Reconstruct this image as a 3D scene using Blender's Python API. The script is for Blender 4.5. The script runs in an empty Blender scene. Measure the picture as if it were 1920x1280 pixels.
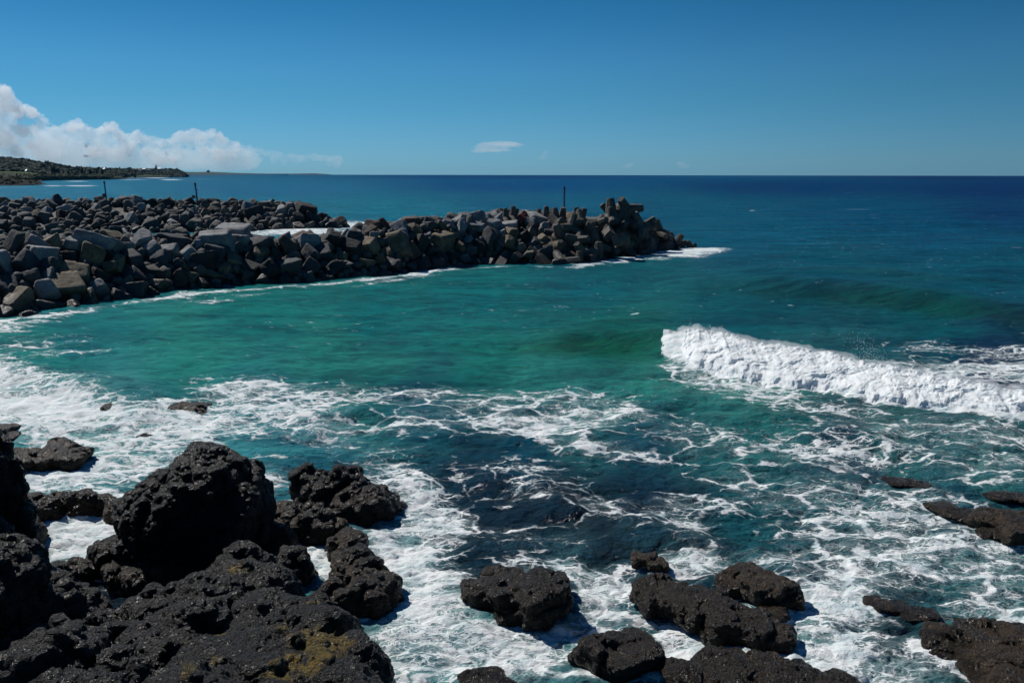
import bpy, bmesh, math, random
import numpy as np
from mathutils import Vector, Matrix, Euler

S = bpy.context.scene
COL = S.collection
PI = math.pi
# ------------------------------------------------------------------ camera
F = 1600.0                                   # focal length in photo pixels (photo 1920 x 1280)
PITCH = math.radians(11.07); CAMZ = 10.0
cam = bpy.data.cameras.new('camera'); cam.sensor_width = 36; cam.lens = F / 1920 * 36
cam.clip_start = 0.1; cam.clip_end = 60000
co = bpy.data.objects.new('camera', cam); COL.objects.link(co); S.camera = co
co.location = (0, 0, CAMZ)
co.rotation_euler = (Matrix.Rotation(PI / 2 - PITCH, 3, 'X') @ Matrix.Rotation(math.radians(0.09), 3, 'Z')).to_euler()
# ------------------------------------------------------------------ sky, sun, exposure
SUN_AZ, SUN_EL = math.radians(-46), math.radians(44)      # azimuth from +Y, negative = left
w = bpy.data.worlds.new('World'); S.world = w; w.use_nodes = True
nt = w.node_tree; nt.nodes.clear()
sky = nt.nodes.new('ShaderNodeTexSky'); sky.sky_type = 'NISHITA'; sky.sun_disc = False
sky.sun_elevation = SUN_EL; sky.sun_rotation = SUN_AZ; sky.altitude = 10
sky.air_density = 1.0; sky.dust_density = 0.1; sky.ozone_density = 1.0
tc_ = nt.nodes.new('ShaderNodeTexCoord'); sx_ = nt.nodes.new('ShaderNodeSeparateXYZ'); nt.links.new(tc_.outputs['Generated'], sx_.inputs[0])
rp_ = nt.nodes.new('ShaderNodeValToRGB'); cr = rp_.color_ramp; cr.interpolation = 'EASE'          # polarised, deeper blue higher up
K = 0.6
for i_, (p_, c_) in enumerate(((0.0, (.36, .88, 1.72)), (.10, (.25, .81, 1.32)), (.20, (.13, .66, 1.08)), (.6, (.10, .55, 1.0)))):
    e_ = cr.elements[i_] if i_ < 2 else cr.elements.new(p_); e_.position = p_; e_.color = tuple(x * K for x in c_) + (1,)
nt.links.new(sx_.outputs[2], rp_.inputs[0])
mr_ = nt.nodes.new('ShaderNodeMapRange'); mr_.interpolation_type = 'SMOOTHSTEP'; nt.links.new(sx_.outputs[0], mr_.inputs[0])
for k_, v_ in ((1, .0), (2, .65), (3, .97 / K), (4, 0.80 / K)): mr_.inputs[k_].default_value = v_
vm_ = nt.nodes.new('ShaderNodeVectorMath'); vm_.operation = 'SCALE'; nt.links.new(rp_.outputs[0], vm_.inputs[0]); nt.links.new(mr_.outputs[0], vm_.inputs[3])
gam = nt.nodes.new('ShaderNodeMix'); gam.data_type = 'RGBA'; gam.blend_type = 'MULTIPLY'; gam.inputs[0].default_value = 1.0
nt.links.new(vm_.outputs[0], gam.inputs[7])
bg = nt.nodes.new('ShaderNodeBackground'); bg.inputs[1].default_value = 0.05
wo = nt.nodes.new('ShaderNodeOutputWorld')
nt.links.new(sky.outputs[0], gam.inputs[6]); nt.links.new(gam.outputs[2], bg.inputs[0]); nt.links.new(bg.outputs[0], wo.inputs[0])
sv = Vector((math.sin(SUN_AZ) * math.cos(SUN_EL), math.cos(SUN_AZ) * math.cos(SUN_EL), math.sin(SUN_EL)))
sl = bpy.data.lights.new('sun', 'SUN'); sl.energy = 5.0; sl.angle = math.radians(0.5); sl.color = (1.0, 0.96, 0.91)
so = bpy.data.objects.new('sun', sl); COL.objects.link(so); so.rotation_euler = sv.to_track_quat('Z', 'Y').to_euler(); so.location = (0, 0, 60)
S.view_settings.view_transform = 'Standard'; S.view_settings.look = 'None'; S.view_settings.gamma = 1.0
S.view_settings.exposure = -0.04
S.cycles.use_denoising = True; S.cycles.sample_clamp_direct = 6.0; S.cycles.sample_clamp_indirect = 2.0; S.cycles.volume_bounces = 10; S.cycles.max_bounces = 12; S.cycles.diffuse_bounces = 2; S.cycles.glossy_bounces = 2
S.cycles.transparent_max_bounces = 8

# ------------------------------------------------------------------ pixel -> world
cp, sp_ = math.cos(PITCH), math.sin(PITCH)
def ray(px, py):
    u = (px - 960) / F; v = (640 - py) / F
    return (u, cp + v * sp_, -sp_ + v * cp)
def P(px, py, z=0.0):
    """ground point under photo pixel, at height z"""
    d = ray(px, py); t = (z - CAMZ) / d[2]
    return Vector((d[0] * t, d[1] * t, z))
def PD(px, py, Y):
    """point seen at photo pixel, at distance Y"""
    d = ray(px, py); t = Y / d[1]
    return Vector((d[0] * t, Y, CAMZ + d[2] * t))
def mpp(Y, z=0.0):                              # metres per photo pixel at (Y, z)
    return (Y * cp + (CAMZ - z) * sp_) / F
def to_px(X, Y, Z):
    zc = Y * cp + (CAMZ - Z) * sp_
    yc = -Y * -sp_ + (Z - CAMZ) * cp
    return 960 + F * X / zc, 640 - F * yc / zc

# ------------------------------------------------------------------ numpy noise
def _h(ix, iy, iz, seed):
    n = (ix * 73856093) ^ (iy * 19349663) ^ (iz * 83492791) ^ (seed * 2654435761)
    n &= 0xFFFFFFFF; n = (n ^ (n >> 15)) * 2246822519 & 0xFFFFFFFF
    n = (n ^ (n >> 13)) * 3266489917 & 0xFFFFFFFF
    return n ^ (n >> 16)
_G = np.random.RandomState(5).normal(size=(256, 3)); _G /= np.linalg.norm(_G, axis=1)[:, None]
def noise3(p, seed=0):
    i = np.floor(p).astype(np.int64); f = p - i
    u = f * f * f * (f * (f * 6 - 15) + 10)
    out = 0
    for dx in (0, 1):
        wx = u[:, 0] if dx else 1 - u[:, 0]
        for dy in (0, 1):
            wy = u[:, 1] if dy else 1 - u[:, 1]
            for dz in (0, 1):
                wz = u[:, 2] if dz else 1 - u[:, 2]
                g = _G[_h(i[:, 0] + dx, i[:, 1] + dy, i[:, 2] + dz, seed) & 255]
                out = out + wx * wy * wz * (g[:, 0] * (f[:, 0] - dx) + g[:, 1] * (f[:, 1] - dy) + g[:, 2] * (f[:, 2] - dz))
    return out * 1.6
def fbm(p, octaves=4, seed=0, gain=0.5, kind=0):
    a, s, t = 1.0, 0.0, 0.0
    for o in range(octaves):
        n = noise3(p * (2.03 ** o) + o * 17.3, seed + o)
        if kind == 1: n = 1 - 2 * np.abs(n)            # ridged
        if kind == 2: n = 2 * np.abs(n) - 0.5          # billow
        s = s + a * n; t += a; a *= gain
    return s / t
def sstep(a, b, x):
    t = np.clip((x - a) / (b - a), 0, 1); return t * t * (3 - 2 * t)

# ------------------------------------------------------------------ object helpers
def tag(o, label=None, cat=None, group=None, kind=None):
    if label: o['label'] = label
    if cat: o['category'] = cat
    if group: o['group'] = group
    if kind: o['kind'] = kind
    return o
def link(name, me, mat=None, parent=None, loc=None, rot=None, scale=None):
    o = bpy.data.objects.new(name, me); COL.objects.link(o)
    if mat is not None and me is not None: me.materials.append(mat) if len(me.materials) == 0 else None
    if parent: o.parent = parent
    if loc is not None: o.location = loc
    if rot is not None: o.rotation_euler = rot
    if scale is not None: o.scale = scale
    return o
def np_mesh(name, v, faces, smooth=True):
    """faces: (n,3) or (n,4) int array"""
    me = bpy.data.meshes.new(name); v = np.asarray(v, np.float32); faces = np.asarray(faces, np.int32)
    k = faces.shape[1]
    me.vertices.add(len(v)); me.vertices.foreach_set('co', v.ravel())
    me.loops.add(faces.size); me.loops.foreach_set('vertex_index', faces.ravel())
    me.polygons.add(len(faces)); me.polygons.foreach_set('loop_start', np.arange(0, faces.size, k, dtype=np.int32))
    me.polygons.foreach_set('use_smooth', np.full(len(faces), smooth))
    me.update(calc_edges=True); return me
def grid_faces(nr, nc, closed=False):
    r = np.arange(nr - 1)[:, None]; c = np.arange(nc if closed else nc - 1)[None, :]
    c2 = (c + 1) % nc
    a = r * nc + c; b = r * nc + c2; d = (r + 1) * nc + c2; e = (r + 1) * nc + c
    return np.stack([a, b, d, e], -1).reshape(-1, 4)
_ico = {}
def ico(sub):
    if sub not in _ico:
        bm = bmesh.new(); bmesh.ops.create_icosphere(bm, subdivisions=sub, radius=1.0)
        v = np.array([x.co[:] for x in bm.verts]); v /= np.linalg.norm(v, axis=1)[:, None]
        f = np.array([[x.index for x in q.verts] for q in bm.faces]); bm.free(); _ico[sub] = (v, f)
    return _ico[sub]
def rotm(rng):
    q = rng.normal(size=4); q /= np.linalg.norm(q)
    a, b, c, d = q
    return np.array([[1-2*(c*c+d*d), 2*(b*c-d*a), 2*(b*d+c*a)], [2*(b*c+d*a), 1-2*(b*b+d*d), 2*(c*d-b*a)], [2*(b*d-c*a), 2*(c*d+b*a), 1-2*(b*b+c*c)]])
def polytope(rng, sub=4, planes=11, sharp=26, lo=0.62, hi=0.98, boxy=0.0, rough=0.035):
    """unit-ish angular boulder: sphere directions cut by random planes"""
    d, f = ico(sub)
    n = rng.normal(size=(planes, 3)); n /= np.linalg.norm(n, axis=1)[:, None]
    for _ in range(20):                                   # spread the planes
        g = n[:, None] - n[None]; r2 = (g ** 2).sum(-1) + 1e-3; n = n + 0.05 * (g / r2[..., None]).sum(1); n /= np.linalg.norm(n, axis=1)[:, None]
    h = rng.uniform(lo, hi, planes)
    if boxy:
        b = np.array([[1,0,0],[-1,0,0],[0,1,0],[0,-1,0],[0,0,1],[0,0,-1]], float) + rng.normal(size=(6,3)) * .12
        b /= np.linalg.norm(b, axis=1)[:, None]; n = np.concatenate([b, n[:5]]); h = np.concatenate([rng.uniform(.6, .75, 6), rng.uniform(.85, 1.0, 5)])
    c = np.clip(d @ n.T, 1e-3, None); rad = h[None] / c
    rad = np.clip(rad, 0, 4)
    r = -np.log(np.exp(-sharp * rad).sum(1)) / sharp
    v = d * r[:, None]
    off = rng.uniform(0, 90, 3)
    v = v + d * (rough * fbm(v * 2.2 + off, 4, 3) + rough * .5 * fbm(v * 6 + off, 3, 9, kind=1))[:, None]
    return v, f
class MB:
    """collects pieces and links them as one mesh"""
    def __init__(s): s.v, s.f, s.n = [], [], 0
    def add(s, v, f):
        v = np.asarray(v, float); f = np.asarray(f)
        if f.shape[1] == 4: f = np.concatenate([f[:, [0, 1, 2]], f[:, [0, 2, 3]]])
        s.v.append(v); s.f.append(f + s.n); s.n += len(v)
    def frustum(s, a, b, ra, rb, n=8, cap=True, phase=None):
        a = np.array(a, float); b = np.array(b, float); z = b - a; z /= np.linalg.norm(z)
        x = np.cross(z, [0, 0, 1.0] if abs(z[2]) < .9 else [1.0, 0, 0]); x /= np.linalg.norm(x); y = np.cross(z, x)
        t = np.arange(n) * 2 * PI / n + (PI / n if phase is None else phase)
        ring = np.cos(t)[:, None] * x + np.sin(t)[:, None] * y
        v = np.concatenate([a + ring * ra, b + ring * rb, [a, b]])
        f = [[i, (i + 1) % n, n + (i + 1) % n] for i in range(n)] + [[i, n + (i + 1) % n, n + i] for i in range(n)]
        if cap: f += [[(i + 1) % n, i, 2 * n] for i in range(n)] + [[n + i, n + (i + 1) % n, 2 * n + 1] for i in range(n)]
        s.add(v, np.array(f))
    def box(s, c, h, rz=0):
        c = np.array(c, float); q = np.array([[x, y, z] for z in (-1, 1) for y in (-1, 1) for x in (-1, 1)], float) * np.array(h)
        R = np.array([[math.cos(rz), -math.sin(rz), 0], [math.sin(rz), math.cos(rz), 0], [0, 0, 1]])
        s.add(q @ R.T + c, np.array([[0,2,3,1],[4,5,7,6],[0,1,5,4],[2,6,7,3],[0,4,6,2],[1,3,7,5]]))
    def mesh(s, name, smooth=False): return np_mesh(name, np.concatenate(s.v), np.concatenate(s.f), smooth)
def empty(name, loc, rz=0):
    o = bpy.data.objects.new(name, None); COL.objects.link(o); o.location = loc; o.rotation_euler = (0, 0, rz); o.empty_display_size = .3; return o

# ------------------------------------------------------------------ node helpers
class NT:
    def __init__(s, name):
        s.m = bpy.data.materials.new(name); s.m.use_nodes = True; s.t = s.m.node_tree; s.t.nodes.clear()
        s.out = s.n('OutputMaterial')
    def n(s, k, **kw):
        x = s.t.nodes.new('ShaderNode' + k)
        for a, b in kw.items(): setattr(x, a, b)
        return x
    def set(s, sock, v):
        if isinstance(v, bpy.types.NodeSocket): s.t.links.new(v, sock)
        elif v is not None: sock.default_value = v
    def math(s, op, a, b=None, c=None, clamp=False):
        x = s.n('Math', operation=op, use_clamp=clamp); s.set(x.inputs[0], a)
        if b is not None: s.set(x.inputs[1], b)
        if c is not None: s.set(x.inputs[2], c)
        return x.outputs[0]
    def vmath(s, op, a, b=None, sc=None):
        x = s.n('VectorMath', operation=op); s.set(x.inputs[0], a)
        if b is not None: s.set(x.inputs[1], b)
        if sc is not None: s.set(x.inputs[3], sc)
        return x.outputs[0]
    def maprange(s, v, a, b, c=0.0, d=1.0, smooth=True):
        x = s.n('MapRange', interpolation_type='SMOOTHSTEP' if smooth else 'LINEAR'); x.clamp = True if not smooth else x.clamp
        for i, q in enumerate((v, a, b, c, d)): s.set(x.inputs[i], q)
        return x.outputs[0]
    def mix(s, f, a, b, blend='MIX'):
        x = s.n('Mix', data_type='RGBA', blend_type=blend); s.set(x.inputs[0], f); s.set(x.inputs[6], a); s.set(x.inputs[7], b); return x.outputs[2]
    def fmix(s, f, a, b):
        x = s.n('Mix', data_type='FLOAT'); s.set(x.inputs[0], f); s.set(x.inputs[2], a); s.set(x.inputs[3], b); return x.outputs[0]
    def noise(s, vec, scale, detail=4, rough=.55, dist=0, lac=2.0, color=False):
        x = s.n('TexNoise'); s.set(x.inputs['Vector'], vec); s.set(x.inputs['Scale'], scale); x.inputs['Detail'].default_value = detail
        x.inputs['Roughness'].default_value = rough; x.inputs['Distortion'].default_value = dist; x.inputs['Lacunarity'].default_value = lac
        return x.outputs[1 if color else 0]
    def voro(s, vec, scale, feature='F1', rnd=1.0, out=0):
        x = s.n('TexVoronoi', feature=feature); s.set(x.inputs['Vector'], vec); x.inputs['Scale'].default_value = scale; x.inputs['Randomness'].default_value = rnd
        return x.outputs['Distance']
    def bump(s, h, strength=1.0, dist=0.1, normal=None):
        x = s.n('Bump'); s.set(x.inputs['Strength'], strength); s.set(x.inputs['Distance'], dist); s.set(x.inputs['Height'], h)
        if normal is not None: s.set(x.inputs['Normal'], normal)
        return x.outputs[0]
    def attr(s, name):
        return s.n('Attribute', attribute_name=name)
    def geo(s): return s.n('NewGeometry')
    def xyz(s, v):
        x = s.n('SeparateXYZ'); s.set(x.inputs[0], v); return x.outputs
    def principled(s, base, rough, normal=None, spec=0.5, **kw):
        x = s.n('BsdfPrincipled'); s.set(x.inputs['Base Color'], base); s.set(x.inputs['Roughness'], rough)
        s.set(x.inputs['Specular IOR Level'], spec)
        if normal is not None: s.set(x.inputs['Normal'], normal)
        for k, v in kw.items(): s.set(x.inputs[k.replace('_', ' ')], v)
        return x.outputs[0]
    def done(s, sh, socket=0): s.t.links.new(sh, s.out.inputs[socket]); return s.m
def rgb(r, g, b, a=1): return (r, g, b, a)
# ================================================================== materials
def mat_boulder(name, c1, c2, wet=True):
    t = NT(name); g = t.geo(); pos = g.outputs['Position']; tc = t.n('TexCoord').outputs['Object']
    n1 = t.noise(pos, 0.9, 5, .6); n2 = t.noise(tc, 5.0, 6, .65); n3 = t.noise(pos, 14.0, 4, .6)
    base = t.mix(t.maprange(n1, .35, .65), rgb(*c1), rgb(*c2))
    base = t.mix(t.maprange(n2, .52, .72), base, rgb(c2[0] * .5, c2[1] * .5, c2[2] * .5))
    base = t.mix(t.maprange(n3, .6, .75, 0, .5), base, rgb(.22, .21, .19))
    z = t.xyz(pos)[2]; zz = t.math('ADD', z, t.math('MULTIPLY', t.math('SUBTRACT', n1, .5), 2.2))
    wetf = t.maprange(zz, .5, 1.7, 1.0, 0.0)
    base = t.mix(t.math('MULTIPLY', wetf, .8), base, rgb(.02, .021, .02))
    rough = t.fmix(wetf, .85, .45)
    b = t.bump(t.math('ADD', n2, t.math('MULTIPLY', n3, .4)), .7, .12)
    return t.done(t.principled(base, rough, b, .3))
M = {}
M['pale'] = mat_boulder('pale_granite', (.24, .245, .24), (.12, .125, .13))
M['blue'] = mat_boulder('blue_grey_granite', (.062, .068, .072), (.030, .034, .037))
M['tan'] = mat_boulder('tan_stone', (.19, .155, .10), (.09, .072, .048))
M['dark'] = mat_boulder('dark_grey_stone', (.034, .035, .034), (.018, .018, .018))
M['brown'] = mat_boulder('reddish_brown_stone', (.12, .078, .056), (.06, .042, .034))
M['concrete'] = mat_boulder('weathered_concrete', (.12, .108, .09), (.06, .055, .046))
def mat_basalt(name, moss=0.0, brown=.4, base0=(.0025, .0025, .003), base1=(.0085, .008, .0075), scale=1.0):
    t = NT(name); g = t.geo(); pos = g.outputs['Position']
    n1 = t.noise(pos, 1.1, 4, .55); n2 = t.noise(pos, 7 * scale, 7, .7); n3 = t.noise(pos, 38, 4, .6)
    v1 = t.voro(pos, 16 * scale); v2 = t.voro(pos, 45)
    base = t.mix(t.maprange(n2, .4, .62), rgb(*base0), rgb(*base1))
    base = t.mix(t.maprange(n3, .60, .74, 0, .5), base, rgb(.055, .052, .046))
    z = t.xyz(pos)[2]
    zz = t.math('ADD', z, t.math('MULTIPLY', t.math('SUBTRACT', n1, .5), 1.4))
    algae = t.math('MULTIPLY', t.maprange(zz, .25, 1.0, 1.0, 0.0), t.maprange(n2, .38, .55, .4, 1.0))
    base = t.mix(t.math('MULTIPLY', algae, brown), base, rgb(.07, .046, .024))
    if moss:
        up = t.xyz(g.outputs['Normal'])[2]
        m1 = t.maprange(t.math('ADD', t.attr('moss').outputs['Fac'], t.math('MULTIPLY', t.math('SUBTRACT', t.noise(t.vmath('ADD', pos, (3.1, 7.7, 0)), 2.2, 5, .65), .5), 1.6)), .42, .62)
        m2 = t.maprange(n2, .36, .5)
        mm = t.math('MULTIPLY', t.math('MULTIPLY', m1, m2), t.maprange(up, .55, .85))
        mm = t.math('MULTIPLY', mm, t.maprange(z, .3, .7))
        mc = t.mix(t.maprange(t.noise(pos, 3, 3), .4, .6), rgb(.17, .11, .006), rgb(.07, .055, .008))
        base = t.mix(t.math('MULTIPLY', mm, .85), base, mc)
    rough = t.fmix(t.maprange(n3, .42, .58), .26, .75); wl = t.maprange(zz, .05, .45, 1.0, 0.0); rough = t.fmix(wl, rough, .22); base = t.mix(t.math('MULTIPLY', wl, .6), base, rgb(.006, .006, .005))
    vs_ = t.voro(t.vmath('ADD', pos, t.vmath('SCALE', t.noise(pos, 6, 3, color=True), sc=.35)), 7.5 * scale); h = t.math('ADD', t.math('MULTIPLY', n2, 1.5), t.math('ADD', t.math('MULTIPLY', t.math('ADD', v1, vs_), .32), t.math('MULTIPLY', t.math('ADD', n3, v2), .26)))
    b = t.bump(h, 1.0, .11)
    return t.done(t.principled(base, rough, b, .32))
M['basalt'] = mat_basalt('black_basalt')
M['basalt_moss'] = mat_basalt('mossy_basalt', moss=1.0, brown=.25)
M['basalt_wet'] = mat_basalt('wet_brown_basalt', brown=.85)
def flat(name, c, rough=.7, nscale=8, var=.3, spec=.3, obj=False):
    t = NT(name); p = t.geo().outputs['Position']; n = t.noise(p, nscale, 4, .6)
    base = t.mix(t.maprange(n, .35, .65), rgb(*c), rgb(*[x * (1 - var) for x in c]))
    return t.done(t.principled(base, rough, t.bump(n, .2, .02), spec))

# ================================================================== water surface
rs = np.random.RandomState(11)
def ocean_tile(L, N, wind, theta, amp, kmin, kmax, spread=2, seed=1):
    r = np.random.RandomState(seed)
    k1 = np.fft.fftfreq(N, L / N) * 2 * PI
    kx, ky = np.meshgrid(k1, k1, indexing='xy'); k = np.hypot(kx, ky); k[0, 0] = 1e-6
    Lw = wind * wind / 9.81
    cosf = np.abs((kx * math.cos(theta) + ky * math.sin(theta)) / k) ** spread * .85 + .15
    ph = np.exp(-1 / (k * Lw) ** 2) / k ** 4 * cosf
    ph[(k < kmin)] = 0
    h0 = (r.normal(size=(N, N)) + 1j * r.normal(size=(N, N))) * np.sqrt(ph)
    lv = []
    sc = None
    for l in range(6):
        kc = kmax / 2 ** l
        flt = np.exp(-(k / kc) ** 4)
        hk = h0 * flt
        h = np.fft.ifft2(hk).real
        dx = np.fft.ifft2(1j * kx / k * hk).real; dy = np.fft.ifft2(1j * ky / k * hk).real
        if sc is None: sc = amp / h.std()
        lv.append(np.stack([h * sc, dx * sc, dy * sc]))
    return dict(L=L, N=N, lv=lv, kmax=kmax)
def sample(tile, x, y, spacing):
    N, L = tile['N'], tile['L']
    u = (x / L * N) % N; v = (y / L * N) % N
    i0 = np.floor(u).astype(int) % N; j0 = np.floor(v).astype(int) % N; fu = u - np.floor(u); fv = v - np.floor(v)
    i1 = (i0 + 1) % N; j1 = (j0 + 1) % N
    lev = np.clip(np.log2(np.maximum(tile['kmax'] * spacing / 1.6, 1e-3)), 0, 5)
    out = np.zeros((3, len(x)))
    for l in range(6):
        wgt = np.clip(1 - np.abs(lev - l), 0, 1)
        m = wgt > 0
        if not m.any(): continue
        T = tile['lv'][l]
        a = T[:, j0[m], i0[m]] * (1 - fu[m]) * (1 - fv[m]) + T[:, j0[m], i1[m]] * fu[m] * (1 - fv[m]) + T[:, j1[m], i0[m]] * (1 - fu[m]) * fv[m] + T[:, j1[m], i1[m]] * fu[m] * fv[m]
        out[:, m] += a * wgt[m]
    # beyond the last level everything has faded
    out *= np.clip(1 - (np.log2(np.maximum(tile['kmax'] * spacing / 1.6, 1e-3)) - 5) / 1.5, 0, 1)
    return out
TH = math.radians(-70)
t_sea = ocean_tile(310, 1024, 8.0, TH, .20, .05, 10, 3, 1)
t_mid = ocean_tile(47, 1024, 3.2, TH + .5, .065, .6, 60, 1, 2)
t_sml = ocean_tile(17.3, 1024, 1.6, TH - .6, .026, 3, 160, 1, 3)

# the breaking wave: front toe and crest traced on the sea, continued out of frame
WB = [  # toe px,py ; crest px,py ; crest height
    (1252, 668, 1258, 628, .95), (1300, 690, 1300, 619, 1.25), (1370, 708, 1345, 626, 1.3), (1450, 720, 1430, 646, 1.2),
    (1560, 735, 1540, 664, 1.12), (1660, 756, 1650, 688, 1.05), (1760, 768, 1740, 705, 1.0), (1850, 782, 1830, 722, .95), (1930, 790, 1920, 738, .85), (2100, 815, 2080, 765, .7), (2300, 840, 2290, 800, .5)]
toe = np.array([P(a, b, 0)[:2] for a, b, c, d, h in WB]); crest = np.array([P(c, d, h)[:2] for a, b, c, d, h in WB]); ch = np.array([h for *_, h in WB])

def seg_dist(x, y, line):
    """distance to polyline, running parameter, signed side"""
    best = np.full(len(x), 1e9); par = np.zeros(len(x)); side = np.zeros(len(x))
    for i in range(len(line) - 1):
        a, b = line[i], line[i + 1]; d = b - a; L2 = (d ** 2).sum()
        t = np.clip(((x - a[0]) * d[0] + (y - a[1]) * d[1]) / L2, 0, 1)
        ex, ey = x - a[0] - t * d[0], y - a[1] - t * d[1]; q = np.hypot(ex, ey)
        m = q < best; best[m] = q[m]; par[m] = (i + t)[m]; side[m] = np.sign(d[0] * ey - d[1] * ex)[m]
    return best, par, side

def swell(x, y):
    """long hand-placed swells"""
    z = np.zeros_like(x)
    # shoulder of the breaker, unbroken to the left
    line = np.array([P(a, b, 0)[:2] for a, b in ((820, 640), (980, 640), (1120, 640), (1250, 652))] )
    line = np.concatenate([line, (toe[1:] * .45 + crest[1:] * .55)])
    d, p, s = seg_dist(x, y, line)
    H = np.interp(p, [0, 1, 2, 3, 4, 8, 13], [.05, .30, .65, .90, .35, .3, .2])
    wd = np.where(s > 0, 3.2, 1.3)
    z += H * np.exp(-(d / wd) ** 2)
    # trough in front
    z -= .35 * H * np.exp(-((d - 3.2) / 1.6) ** 2) * (s < 0)
    for pts, h, wf, wb in (
        (((1230, 535), (1400, 538), (1550, 552), (1700, 566), (1950, 600), (2300, 640)), 1.25, 2.4, 6),
        (((1350, 505), (1600, 510), (2000, 540)), .3, 3, 7),
        (((-300, 690), (0, 672), (200, 660), (420, 650), (600, 640)), .16, .9, 2),
        (((-300, 640), (0, 640), (250, 625), (500, 610)), .12, .9, 2),
        (((250, 735), (400, 715), (520, 728)), .16, .5, 1.2),
        (((-300, 700), (0, 705), (120, 722), (235, 755), (300, 800)), .55, 1.1, 2.4),
        (((860, 905), (960, 900), (1040, 935), (1100, 960)), .28, .45, .9),
        (((940, 985), (1040, 955), (1200, 985), (1330, 1030)), .25, .4, .8),
        (((1500, 830), (1600, 815), (1700, 850)), .3, .6, 1.4),
        (((560, 800), (690, 780), (800, 800)), .22, .5, 1.0),
        (((1080, 1035), (1200, 1000), (1400, 1035), (1560, 1100)), .2, .4, .8)):
        ln = np.array([P(a, b, 0)[:2] for a, b in pts]); d, p, s = seg_dist(x, y, ln)
        tp = np.sin(np.clip(p / (len(pts) - 1), 0, 1) * PI) ** .6
        z += h * tp * np.exp(-(d / np.where(s > 0, wb, wf)) ** 2)
    return z

# rows and columns
rows = [2.0]
while rows[-1] < 12500:
    y = rows[-1]; rows.append(y + max(.035 if y > 13 else .12, y * y / 9300 * 1.05, 0) if y < 3000 else y * 1.25)
rows = np.array(rows)
inner = np.linspace(-.72, .72, 1000)
outer = .72 + np.cumsum(np.linspace(.002, .06, 50))
tcol = np.concatenate([-outer[::-1], inner, outer])
Yg, Tg = np.meshgrid(rows, tcol, indexing='ij'); Xg = Tg * (Yg + 4)
x0, y0 = Xg.ravel(), Yg.ravel()
spacing = np.maximum(np.gradient(rows)[:, None] * .6, (Yg + 4) * .00144).ravel()
px, py = to_px(x0, y0, 0)
a = sample(t_sea, x0, y0, spacing)
ca, sa = math.cos(.4), math.sin(.4)
b = sample(t_mid, x0 * ca - y0 * sa, x0 * sa + y0 * ca, spacing); b[1:] = np.stack([b[1] * ca + b[2] * sa, -b[1] * sa + b[2] * ca])
ca, sa = math.cos(-.7), math.sin(-.7)
c = sample(t_sml, x0 * ca - y0 * sa, x0 * sa + y0 * ca, spacing); c[1:] = np.stack([c[1] * ca + c[2] * sa, -c[1] * sa + c[2] * ca])
# sheltered bay is calmer than the open sea
bay = sstep(60, 140, y0) * .7 + .3
bay = np.maximum(bay, sstep(5, 40, x0) * .6)
z = a[0] * bay + b[0] + c[0]
dx = (a[1] * bay + b[1] + c[1]) * -1.1; dy = (a[2] * bay + b[2] + c[2]) * -1.1
z = z + swell(x0, y0)
pp = np.stack([x0, y0, np.zeros_like(x0)], 1)
near = 1 - sstep(60, 110, y0)
nm = near > 0
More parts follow.
